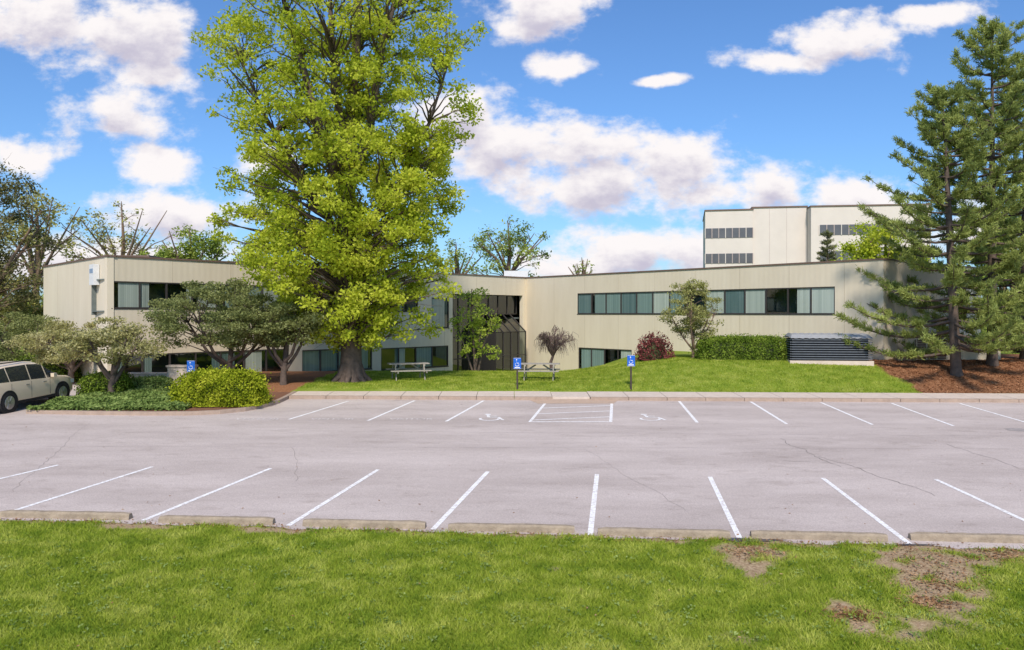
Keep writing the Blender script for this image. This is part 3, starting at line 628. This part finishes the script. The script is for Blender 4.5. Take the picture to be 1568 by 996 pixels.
M_pine=leaf_mat('pine_needle',(.17,.21,.06),(.32,.37,.10),(.50,.54,.17),.4,.9)
M_spr=leaf_mat('old_spruce_needle',(.09,.10,.045),(.18,.19,.08),(.30,.29,.13),.3,.9)
def pine(name,x,y,ztop,zlow,R,mat,seed,whorl=.62,density=1.,shape=.8,lean=0,tuft=14,droop=.0,nb=(4,5,5,6)):
    random.seed(seed); z=Tz(x,y); root=empty(name,(x,y,z)); inv=Matrix.Translation((-x,-y,-z)); tb=Tubes()
    H=ztop-z; tb.add([(x+lean*t,y,z-.1+H*t) for t in (0,.03,.2,.45,.7,.9,1)],[.3,.23,.2,.16,.10,.04,.012],9)
    C=[];D=[]; zz=zlow
    while zz<ztop-.25:
        f=(zz-zlow)/(ztop-zlow); Rm=R*(1-f)**shape*(.75+.25*min(1,f*6+.3))+.25
        a0=random.uniform(0,6.28); nbk=random.choice(nb)
        for k in range(nbk):
            a=a0+6.283*k/nbk+random.uniform(-.35,.35); L=Rm*random.uniform(.5,1.12); z0=zz+random.uniform(-.2,.2); rise=(.1+.45*f)*L-droop*L
            tx0=x+lean*(zz-z)/H; pts=[]
            for i in range(6):
                t=i/5; pts.append(Vector((tx0+math.cos(a)*L*t,y+math.sin(a)*L*t,z0+rise*t*t-.10*L*math.sin(math.pi*t)*(1-f))))
            r0=.028+.012*L; tb.add(pts,[r0*(1-.85*i/5) for i in range(6)],4)
            nsub=int(4+L*6.0*density)
            for q in range(nsub):
                t=random.uniform(.25,1); i=min(4,int(t*5)); c=pts[i].lerp(pts[i+1],t*5-i)
                side=random.choice([-1,1]); sl=random.uniform(.1,.6)*(1.15-t*.6)*min(1,L*.5+.2); aa=a+side*random.uniform(.5,1.1)
                e=c+Vector((math.cos(aa)*sl,math.sin(aa)*sl,random.uniform(.0,.2)))
                dv=(e-c)
                for w in range(max(2,int(sl/.16)+1)):
                    u=random.random(); C.append(tuple(c+dv*u+Vector((0,0,.03)))); D.append(tuple(dv.normalized()*.6+Vector((0,0,.35))))
        zz+=whorl*(1-.35*f)*random.uniform(.8,1.25)
    for k in range(8): C.append((x+lean,y,ztop-.1*k)); D.append((0,0,1))
    C=np.array(C);D=np.array(D); m=len(C); C=np.repeat(C,tuft,0)+rng.normal(size=(m*tuft,3))*.05; D=np.repeat(D,tuft,0)+rng.normal(size=(m*tuft,3))*.65; D/=np.linalg.norm(D,axis=1)[:,None]
    S=np.cross(D,rng.normal(size=D.shape)); S/=np.linalg.norm(S,axis=1)[:,None]; l=rng.uniform(.12,.23,len(C))[:,None]
    V=np.stack([C-S*.018,C+S*.018,C+D*l+S*.009,C+D*l-S*.009],1).reshape(-1,3)
    polymesh('trunk_and_branches',tb.V,tb.F,M_barkd,root,smooth=True).matrix_parent_inverse=inv
    fastmesh('needles',V,np.arange(len(V)).reshape(-1,4),mat,root).matrix_parent_inverse=inv
    return root
pine('white_pine_tree',19.6,36.,9.9,-1.5,5.1,M_pine,11,.72,1.1,.72,lean=-.6)
pine('white_pine_tree',22.0,37.4,13.3,-1.2,5.0,M_pine,23,.72,1.,.6)
pine('white_pine_tree',24.9,39.6,12.6,-1.6,4.6,M_pine,31,.8,.7,.6,tuft=12)
random.seed(99)

M_bg=leaf_mat('distant_leaf',(.17,.24,.045),(.32,.39,.075),(.49,.54,.13),.4,.5)
M_bgy=leaf_mat('distant_yellow_leaf',(.28,.25,.07),(.45,.42,.12),(.62,.58,.21),.4,.5)
M_olive=leaf_mat('olive_brown_leaf',(.11,.105,.045),(.21,.20,.075),(.35,.32,.12),.35,.6)
def bgtree(name,x,y,cz,rx,rz,n,nl,mat,size=.3,rr=(.6,1.3),tw=5,flat=.7,br=.05):
    z=Tz(x,y); cl=ell_clumps([(x,y,cz,rx,rx*.8,rz)],[n],rr[0],rr[1],nl,flat,.5)
    tr=[[(x,y,z-.1,.32),(x,y,cz-rz*.8,.24),(x+.2,y,cz,.15),(x,y,cz+rz*.9,.03)]]
    for k in range(7):
        a=k*2*math.pi/7+random.uniform(-.3,.3); r=rx*random.uniform(.5,.95); tr.append([(x,y,cz-rz*random.uniform(.6,1.),.14),(x+math.cos(a)*r*.4,y+math.sin(a)*r*.4,cz-rz*.2,.10),(x+math.cos(a)*r,y+math.sin(a)*r,cz+rz*random.uniform(.2,.8),.03)])
    return tree(name,tr,cl,size,mat,M_bark,br,twigs=tw,hollow=.6)
bgtree('budding_tree',-.4,76,5.8,4.8,3.2,50,60,M_bg,.26,(.6,1.1),7)
bgtree('budding_tree',-5.5,80,4.6,3.6,2.6,26,40,M_bg,.26,(.6,1.1),6)
bgtree('budding_tree',7.0,82,3.9,1.8,1.9,14,16,M_bg,.26,(.4,.8),8)
bgtree('budding_tree',-33.5,70,6.0,5.0,4.0,50,34,M_bgy,.26,(.6,1.2),9)
bgtree('budding_tree',-38.5,66,6.0,4.4,4.4,46,60,M_bgy,.26,(.6,1.2),7)
bgtree('leafy_tree',-24.5,62,3.9,3.6,2.8,40,190,M_bg,.25)
bgtree('leafy_tree',-20.5,66,3.3,3,2.6,34,150,M_bg,.25)
bgtree('leafy_tree',31.0,68,4.4,3.2,3.2,60,230,M_big,.25)
bgtree('leafy_tree',28.2,66,2.9,2.2,1.8,26,200,M_big,.25)
bgtree('leafy_tree',-33,53,.0,3.4,3,50,200,M_bgy,.24)
bgtree('olive_crowned_tree',-30.4,47,3.7,3.9,5.0,120,150,M_olive,.17,(.5,1.1),5)
bgtree('leafy_tree',38,62,3.5,4,4,60,200,M_bg,.32)
pine('spruce_tree',28.6,74,7.4,0,1.8,M_spr,77,.8,.6,.8,nb=(5,6))
P=[]
for k in range(700):
    a=random.uniform(-75,75); d=random.uniform(105,170); x=math.sin(math.radians(a))*d*1.2; y=math.cos(math.radians(a))*d
    if y<60 and abs(x)<60: continue
    h=4.5+2.5*math.sin(x*.09)+2*math.sin(x*.23+1); P.append(clump_pts((x,y+20,random.uniform(-4,h-2.5)),(3.2,3.2,2.2),90,.5))
P=np.concatenate(P); V,F=leaves_arrays(P,.9); fastmesh('distant_tree_belt',V,F,M_bg)

# ------------------------------------------------------------ grass
Mgr=leaf_mat('grass_blade',(.19,.28,.03),(.34,.41,.045),(.56,.58,.13),.4,1.7,1.6)
N=330000; gy=8.4+ rng.random(N)*7.4; gx=rng.uniform(-1,1,N)*(gy*.66+.6)
k=(gy<edge_y(gx)+.02)&(rng.random(N)>dirt(gx,gy)*1.3); gx,gy=gx[k],gy[k]; N=len(gx); gz=T(gx,gy)
hgt=(.03+.07*rng.random(N)**1.5)*(.92+.2*np.sin(gx*9.1+gy*4.7+np.sin(gx*5))*np.sin(gy*8+gx*3+np.sin(gy*3.3))+.14*np.sin(gx*23+np.sin(gy*17)*2)); az=rng.uniform(0,6.283,N); w=.006+.005*rng.random(N); ln=rng.normal(size=(N,2))*.6*hgt[:,None]
Pb=np.stack([gx,gy,gz-.005],-1); S=np.stack([np.cos(az)*w,np.sin(az)*w,np.zeros(N)],-1); Tt=Pb+np.stack([ln[:,0],ln[:,1],hgt],-1)
V=np.stack([Pb-S,Pb+S,Tt],1).reshape(-1,3); fastmesh('lawn_grass_blades',V,np.arange(3*N).reshape(-1,3),Mgr)
N=110000; gx=rng.uniform(-9.5,18,N); gy=33.95+rng.random(N)*9; gy=gy-.036*gx*.6
k=(mulch(gx,gy)<.5)&(gy>ky(gx)+1.78); gx,gy=gx[k],gy[k]; N=len(gx); gz=T(gx,gy); hgt=.04+.05*rng.random(N); az=rng.uniform(0,6.283,N); w=.014
Pb=np.stack([gx,gy,gz-.005],-1); S=np.stack([np.cos(az)*w,np.sin(az)*w,np.zeros(N)],-1); ln=rng.normal(size=(N,2))*.03; Tt=Pb+np.stack([ln[:,0],ln[:,1],hgt],-1)
fastmesh('front_lawn_grass_blades',np.stack([Pb-S,Pb+S,Tt],1).reshape(-1,3),np.arange(3*N).reshape(-1,3),Mgr)
pts=[]
for _ in range(700):
    y=8.6+6*random.random(); x=random.uniform(-1,1)*(y*.65); 
    if y<float(edge_y(x))-.1:
        for q in range(7): pts.append((x+random.gauss(0,.05),y+random.gauss(0,.05),Tz(x,y)+.04+.02*random.random()))
V,F=leaves_arrays(np.array(pts),.045,.8,.6); fastmesh('clover_patches',V,F,M_gc)
M_dead=leaf_mat('dead_leaf',(.14,.065,.03),(.32,.17,.08),(.52,.33,.18),.1,3)
pts=[]
for _ in range(420):
    y=random.uniform(14.8,31.5); x=random.uniform(-16,18); 
    if random.random()<(.35 if y>17.5 else 1): pts.append((x,max(y,float(edge_y(x))+.03),LZ(y)+.018))
for _ in range(1700):
    x=random.uniform(-10,10); y=float(edge_y(x))+random.gauss(-.02,.1); pts.append((x,y,LZ(y)+.02))
for _ in range(2600):
    cx,cy,r=random.choice([(4.1,14.,.45),(7,13.6,.7),(6.6,12.6,.5),(6.,11.8,.3),(4.7,11.3,.25),(8.4,13.8,.4)]); x=random.gauss(cx,r*.7); y=random.gauss(cy,r*.5)
    if y<float(edge_y(x)): pts.append((x,y,Tz(x,y)+.02))
for _ in range(60):
    x=random.uniform(-8,8); y=random.uniform(9.5,14); pts.append((x,y,Tz(x,y)+.06))
V,F=leaves_arrays(np.array(pts),.05,1.5,.5); fastmesh('fallen_leaves',V,F,M_dead)
N=26000; gx=rng.uniform(15.5,30,N); gy=rng.uniform(33.6,40,N); k=mulch(gx,gy)>.5; gx,gy=gx[k],gy[k]; P=np.stack([gx,gy,T(gx,gy)+.02],-1)
V,F=leaves_arrays(P,.1,1.2,.35); fastmesh('mulch_chips',V,F,leaf_mat('mulch_chip',(.15,.06,.03),(.33,.155,.075),(.50,.28,.16),.0,3))

# ------------------------------------------------------------ street furniture
def picnic(x,y,rot):
    z=Tz(x,y); r=empty('picnic_table',(x,y,z)); r.rotation_euler=(0,0,rot)
    t=MB()
    for k in range(5): t.box(-.92,.92,-.36+k*.148,-.36+k*.148+.135,.72,.76)
    t.obj('table_top',M_wood,r)
    for s,nm in((-1,'bench_seat_1'),(1,'bench_seat_2')):
        t=MB()
        for k in range(2): t.box(-.92,.92,s*.72-.14+k*.145,s*.72-.14+k*.145+.13,.43,.47)
        t.obj(nm,M_wood,r)
    t=MB()
    for sx_ in(-.65,.65):
        t.beam((sx_,-.3,.72),(sx_,-.62,0),.04,.09); t.beam((sx_,.3,.72),(sx_,.62,0),.04,.09)
        t.beam((sx_+.045,-.85,.39),(sx_+.045,.85,.39),.04,.09); t.beam((sx_+.045,-.35,.68),(sx_+.045,.35,.68),.04,.08)
        t.beam((sx_+.04*(-1 if sx_>0 else 1),0,.40),(sx_*.25,0,.7),.05,.07)
    t.obj('frame_legs',M_wood,r)
picnic(-4.75,37.4,.3); picnic(1.25,37.2,-.1)
M_blue=mk('sign_blue',(.015,.12,.52),(.015,.11,.47),4,.4); M_pw=mk('sign_white',(.8,.8,.8),(.75,.75,.75),4,.4)
def sign(x,y,ztop,small=False):
    z=Tz(x,y); r=empty('accessible_parking_sign',(x,y,z)); H=ztop-z
    p=MB(); p.box(-.035,.035,-.03,.03,-.1,H-.02); p.obj('post',M_pole,r)
    s=MB(); w=.16; s.box(-w,w,-.046,-.034,H-.46,H,0)
    s.obj('sign_plate',M_blue,r)
    g=MB(); yy=(-.052,-.0465)
    g.box(-w+.01,w-.01,*yy,H-.015,H-.005); g.box(-w+.01,w-.01,*yy,H-.455,H-.445)
    c=(-.01,H-.27); n=16
    for i in range(n):
        a0=math.radians(150+230*i/n); a1=math.radians(150+230*(i+1)/n); g.beam((c[0]+.075*math.cos(a0),-.049,c[1]+.075*math.sin(a0)),(c[0]+.075*math.cos(a1),-.049,c[1]+.075*math.sin(a1)),.005,.02)
    g.beam((-.03,-.049,H-.12),(-.02,-.049,H-.22),.005,.03); g.beam((-.02,-.0485,H-.22),(.06,-.0485,H-.22),.005,.022); g.beam((.06,-.048,H-.22),(.09,-.048,H-.34),.005,.022); g.cyl((-.03,-.052,H-.08),(-.03,-.0465,H-.08),.025,.025,10)
    g.box(-.11,.11,*yy,H-.42,H-.385)
    g.obj('wheelchair_symbol',M_pw,r)
sign(.22,34.25,-1.87); sign(4.97,34.1,-1.75); sign(-13.2,33.6,-1.95)
sl=empty('concrete_entry_wall',(-14.1,34.9,LZ(34.9))); mb=MB(); mb.box(-.55,.55,-.2,.2,-.2,1.05); mb.box(-.6,.6,-.25,.25,1.05,1.13); mb.box(-2.2,-.56,-.15,.15,-.2,.75); mb.box(-2.25,-.57,-.19,.19,.75,.81); mb.obj('wall_block',M_conc,sl)

# ------------------------------------------------------------ vehicles
def carpaint(name,c):
    m,nt,b=base_mat(name); b.inputs['Base Color'].default_value=(*c,1); b.inputs['Coat Weight'].default_value=.6; b.inputs['Coat Roughness'].default_value=.05; b.inputs['Metallic'].default_value=.05
    n=nt.nodes.new('ShaderNodeTexNoise'); n.inputs['Scale'].default_value=2; r=nt.nodes.new('ShaderNodeMapRange'); r.inputs[3].default_value=.28; r.inputs[4].default_value=.4; nt.links.new(n.outputs[0],r.inputs[0]); nt.links.new(r.outputs[0],b.inputs['Roughness']); return m
M_cg=mk('car_glass',(.02,.025,.028),(.03,.035,.038),2,.06,spec=.8)
M_rim=mk('alloy_rim',(.55,.55,.56),(.45,.45,.46),5,.3,metal=.8)
M_lamp=mk('headlamp_lens',(.7,.72,.74),(.6,.62,.65),5,.1,spec=.8); M_tail=mk('tail_lamp_red',(.35,.01,.01),(.25,.01,.01),5,.15)
def suv(name,x,y,z,rot,paint,slope=0):
    r=empty(name,(x,y,z)); 
    st=[(-2.36,.74,.50,.78,.80,.70),(-2.30,.84,.34,.98,1.02,.74),(-2.15,.90,.30,1.10,1.42,.58),(-1.95,.92,.28,1.10,1.58,.61),(-1.35,.935,.28,1.08,1.67,.64),(-1.31,.935,.28,1.08,1.675,.64),(-.32,.935,.26,1.05,1.70,.66),(-.27,.935,.26,1.05,1.70,.66),(.30,.93,.26,1.03,1.66,.655),(.55,.93,.26,1.02,1.58,.65),(.61,.93,.26,1.02,1.55,.66),(1.16,.92,.27,1.00,1.14,.74),(1.32,.92,.28,.99,1.04,.78),(1.8,.90,.28,.93,.98,.74),(2.15,.84,.28,.84,.88,.66),(2.34,.70,.32,.66,.70,.58),(2.38,.62,.42,.60,.62,.5)]
    V=[];F=[];Mi=[];k=9
    for (sx_,w,z0,zb,zr,rw) in st:
        row=[(w*.9,z0),(w,z0+.12),(w*1.0,(z0+zb)/2),(w*.975,zb),(rw+(w-rw)*.18 if zr-zb>.2 else rw+(w-rw)*.5,zb+(zr-zb)*.86),(rw*.72,zr),(0,zr+.025)]
        full=[(-a,c) for a,c in row[:-1]]+[row[-1]]+[(a,c) for a,c in row[:-1]][::-1]
        k=len(full)
        for a,c in full: V.append((sx_,a,c))
    for i in range(len(st)-1):
        for j in range(k-1):
            F.append((i*k+j,(i+1)*k+j,(i+1)*k+j+1,i*k+j+1))
            side=j in(3,k-5); top=(j in(4,5,k-6,k-7)); m=0
            x0,x1=st[i][0],st[i+1][0]
            if side and x0>=-1.98 and x1<=1.17 and (x1-x0)>.07: m=1
            if (top) and (x0>=.60 and x1<=1.33): m=1
            if (top) and x1<=-2.1 and x0>=-2.32: m=1
            Mi.append(m)
    F.append(tuple(range(k))); Mi.append(0); F.append(tuple((len(st)-1)*k+j for j in range(k))[::-1]); Mi.append(0)
    for i in range(len(st)-1): F.append((i*k,i*k+k-1,(i+1)*k+k-1,(i+1)*k)); Mi.append(2)
    body=polymesh('body_and_glasshouse',V,F,[paint,M_cg,M_black],r,Mi,True)
    bv=body.modifiers.new('edge','BEVEL'); bv.width=.02; bv.segments=2; bv.limit_method='ANGLE'; bv.angle_limit=.5
    for sx_,nm in((-1.42,'rear'),(1.42,'front')):
        for s in(-1,1):
            a=MB(); a.cyl((sx_,s*.60,.36),(sx_,s*.945,.36),.43,.43,28,0); a.obj(nm+'_wheel_arch',M_black,r)
            a=MB(); a.cyl((sx_,s*.70,.355),(sx_,s*.93,.355),.36,.36,28,0); a.cyl((sx_,s*.93,.355),(sx_,s*.955,.355),.36,.32,28,0)
            a.cyl((sx_,s*.952,.355),(sx_,s*.958,.355),.245,.235,24,1)
            for q in range(6):
                t=q*math.pi/3; a.beam((sx_,s*.962,.355),(sx_+.22*math.cos(t),s*.962,.355+.22*math.sin(t)),.012,.055,1)
            a.obj(nm+'_wheel',[M_black,M_rim],r)
    t=MB()
    for s in(-1,1):
        t.box(1.98,2.22,s*.80-.05,s*.80+.05,.66,.80,1); t.box(-2.28,-2.16,s*.80-.07,s*.80+.07,.78,1.02,2)
        t.box(.78,.95,s*.99-.07,s*.99+.07,1.03,1.17,0); 
        for hx in(-.55,.35): t.box(hx,hx+.17,s*.94-.008,s*.94+.012,.88,.91,3)
        t.box(-1.0,1.0,s*.915-.012,s*.915+.03,.26,.36,4)
        t.box(-1.5,.2,s*.56-.02,s*.56+.02,1.72,1.755,4)
        for hx in(-1.28,-.28,.72): t.box(hx,hx+.008,s*.936-.003,s*.936+.003,.4,1.0,4)
    t.box(2.30,2.385,-.45,.45,.46,.62,4); t.box(2.37,2.392,-.26,.26,.40,.52,0)
    t.obj('lamps_mirrors_handles',[paint,M_lamp,M_tail,M_steel,M_black],r)
    r.rotation_euler=(0,-slope,rot); return r
suv('parked_suv',-18.65,30.6,LZ(30.6)+.01,math.radians(83),carpaint('champagne_paint',(.78,.63,.45)),.036)
suv('parked_car',29.6,44.,Tz(29.6,44)+.0,math.radians(100),carpaint('charcoal_paint',(.03,.03,.035)))

# ------------------------------------------------------------ camera
cam=bpy.data.cameras.new('camera'); co=bpy.data.objects.new('camera',cam); COL.objects.link(co); sc.camera=co
co.location=(0,0,0); co.rotation_euler=(math.radians(90),0,0); cam.sensor_width=36; cam.lens=36*1250/1568; cam.shift_y=-18/1568; cam.clip_end=9000; cam.clip_start=.1

# ------------------------------------------------------------ light & sky
EL,AZ=math.radians(44),math.radians(184)
sd=Vector((math.sin(AZ)*math.cos(EL),math.cos(AZ)*math.cos(EL),math.sin(EL)))
sun=bpy.data.lights.new('sun','SUN'); so=bpy.data.objects.new('sun',sun); COL.objects.link(so); so.rotation_euler=sd.to_track_quat('Z','Y').to_euler()
sun.energy=4.15; sun.angle=math.radians(7); sun.color=(1,.92,.81)
w=bpy.data.worlds.new('World'); sc.world=w; w.use_nodes=True; nt=w.node_tree; L=nt.links.new; bg=nt.nodes['Background']; bg.inputs['Strength'].default_value=.15
w.cycles.sampling_method='MANUAL'; w.cycles.sample_map_resolution=256
sky=nt.nodes.new('ShaderNodeTexSky'); sky.sky_type='NISHITA'; sky.sun_disc=False; sky.sun_elevation=EL; sky.sun_rotation=AZ; sky.air_density=1.0; sky.dust_density=.9; sky.ozone_density=3
tint=nt.nodes.new('ShaderNodeMixRGB'); tint.blend_type='MULTIPLY'; tint.inputs[0].default_value=1; tint.inputs[2].default_value=(.58,.81,1.07,1); L(sky.outputs[0],tint.inputs[1])
ell=[(60,20,115,48),(200,45,110,62),(190,172,84,44),(235,115,50,24),(230,257,64,32),(20,235,60,26),(270,325,115,42),(430,250,60,25),(700,178,90,36),(820,15,90,38),(860,98,50,22),(1020,115,38,7),(1180,96,75,20),(1290,60,90,32),(1420,25,75,22),(760,225,140,48),(890,215,100,32),(930,285,190,46),(1020,260,100,58),(1185,292,80,36),(1310,302,100,30),(1010,385,170,34),(890,402,110,30),(1150,392,90,22),(1500,350,90,30),(100,400,240,36)]
wn=nt.nodes.new('ShaderNodeTexNoise'); wn.inputs['Scale'].default_value=9; wn.inputs['Detail'].default_value=2
ws=nt.nodes.new('ShaderNodeVectorMath'); ws.operation='MULTIPLY_ADD'; ws.inputs[1].default_value=(.09,.05,0); L(wn.outputs['Color'],ws.inputs[0]) 
wo=nt.nodes.new('ShaderNodeVectorMath'); wo.operation='ADD'; wo.inputs[1].default_value=(-.045,-.025,0); L(wo.outputs[0],ws.inputs[2])
tc=nt.nodes.new('ShaderNodeTexCoord'); sp=nt.nodes.new('ShaderNodeSeparateXYZ'); L(tc.outputs['Generated'],sp.inputs[0])
my=nt.nodes.new('ShaderNodeMath'); my.operation='MAXIMUM'; my.inputs[1].default_value=.04; L(sp.outputs[1],my.inputs[0])
du=nt.nodes.new('ShaderNodeMath'); du.operation='DIVIDE'; L(sp.outputs[0],du.inputs[0]); L(my.outputs[0],du.inputs[1])
dv=nt.nodes.new('ShaderNodeMath'); dv.operation='DIVIDE'; L(sp.outputs[2],dv.inputs[0]); L(my.outputs[0],dv.inputs[1])
cb=nt.nodes.new('ShaderNodeCombineXYZ'); L(du.outputs[0],cb.inputs[0]); L(dv.outputs[0],cb.inputs[1])
L(cb.outputs[0],wn.inputs['Vector']); L(cb.outputs[0],wo.inputs[0])
def chain(src,dvv,lst):
    prev=None
    for (cx,cy,rx,ry) in lst:
        u0=(cx-784)/1250; v0=(480-cy)/1250-dvv; a=rx/1250*1.05; b2=ry/1250*1.08
        m=nt.nodes.new('ShaderNodeVectorMath'); m.operation='MULTIPLY_ADD'; m.inputs[1].default_value=(1/a,1/b2,0); m.inputs[2].default_value=(-u0/a,-v0/b2,0); L(src,m.inputs[0])
        l=nt.nodes.new('ShaderNodeVectorMath'); l.operation='LENGTH'; L(m.outputs[0],l.inputs[0])
        if prev is None: prev=l.outputs['Value']
        else:
            q=nt.nodes.new('ShaderNodeMath'); q.operation='SMOOTH_MIN'; q.inputs[2].default_value=.25; L(prev,q.inputs[0]); L(l.outputs['Value'],q.inputs[1]); prev=q.outputs[0]
    return prev
def fbm(off):
    mp=nt.nodes.new('ShaderNodeMapping'); mp.inputs['Scale'].default_value=(1,1.5,1); mp.inputs['Location'].default_value=(off[0],off[1]*1.5,0); L(cb.outputs[0],mp.inputs[0])
    fn=nt.nodes.new('ShaderNodeTexNoise'); fn.inputs['Scale'].default_value=15; fn.inputs['Detail'].default_value=6; fn.inputs['Roughness'].default_value=.6; L(mp.outputs[0],fn.inputs['Vector'])
    s2=nt.nodes.new('ShaderNodeMath'); s2.operation='MULTIPLY_ADD'; s2.inputs[1].default_value=2.9; s2.inputs[2].default_value=-1.45+1.0; L(fn.outputs['Fac'],s2.inputs[0]); return s2.outputs[0]
def field(c,f):
    s=nt.nodes.new('ShaderNodeMath'); s.operation='SUBTRACT'; L(f,s.inputs[0]); L(c,s.inputs[1]); return s.outputs[0]
big=[e for e in ell if e[2]*e[3]>2400]
f1=field(chain(ws.outputs[0],0,ell),fbm((0,0))); f2=field(chain(ws.outputs[0],.022,big),fbm((-.006,.022)))
al=nt.nodes.new('ShaderNodeMapRange'); al.interpolation_type='SMOOTHSTEP'; al.inputs[1].default_value=-.28; al.inputs[2].default_value=.5; L(f1,al.inputs[0])
shd=nt.nodes.new('ShaderNodeMapRange'); shd.interpolation_type='SMOOTHSTEP'; shd.inputs[1].default_value=0; shd.inputs[2].default_value=1.2; L(f2,shd.inputs[0])
cc=nt.nodes.new('ShaderNodeMixRGB'); cc.inputs[1].default_value=(6.6,6.3,6.3,1); cc.inputs[2].default_value=(3.9,3.7,4.5,1); L(shd.outputs[0],cc.inputs[0])
mx=nt.nodes.new('ShaderNodeMixRGB'); L(al.outputs[0],mx.inputs[0]); L(tint.outputs[0],mx.inputs[1]); L(cc.outputs[0],mx.inputs[2]); L(mx.outputs[0],bg.inputs['Color'])
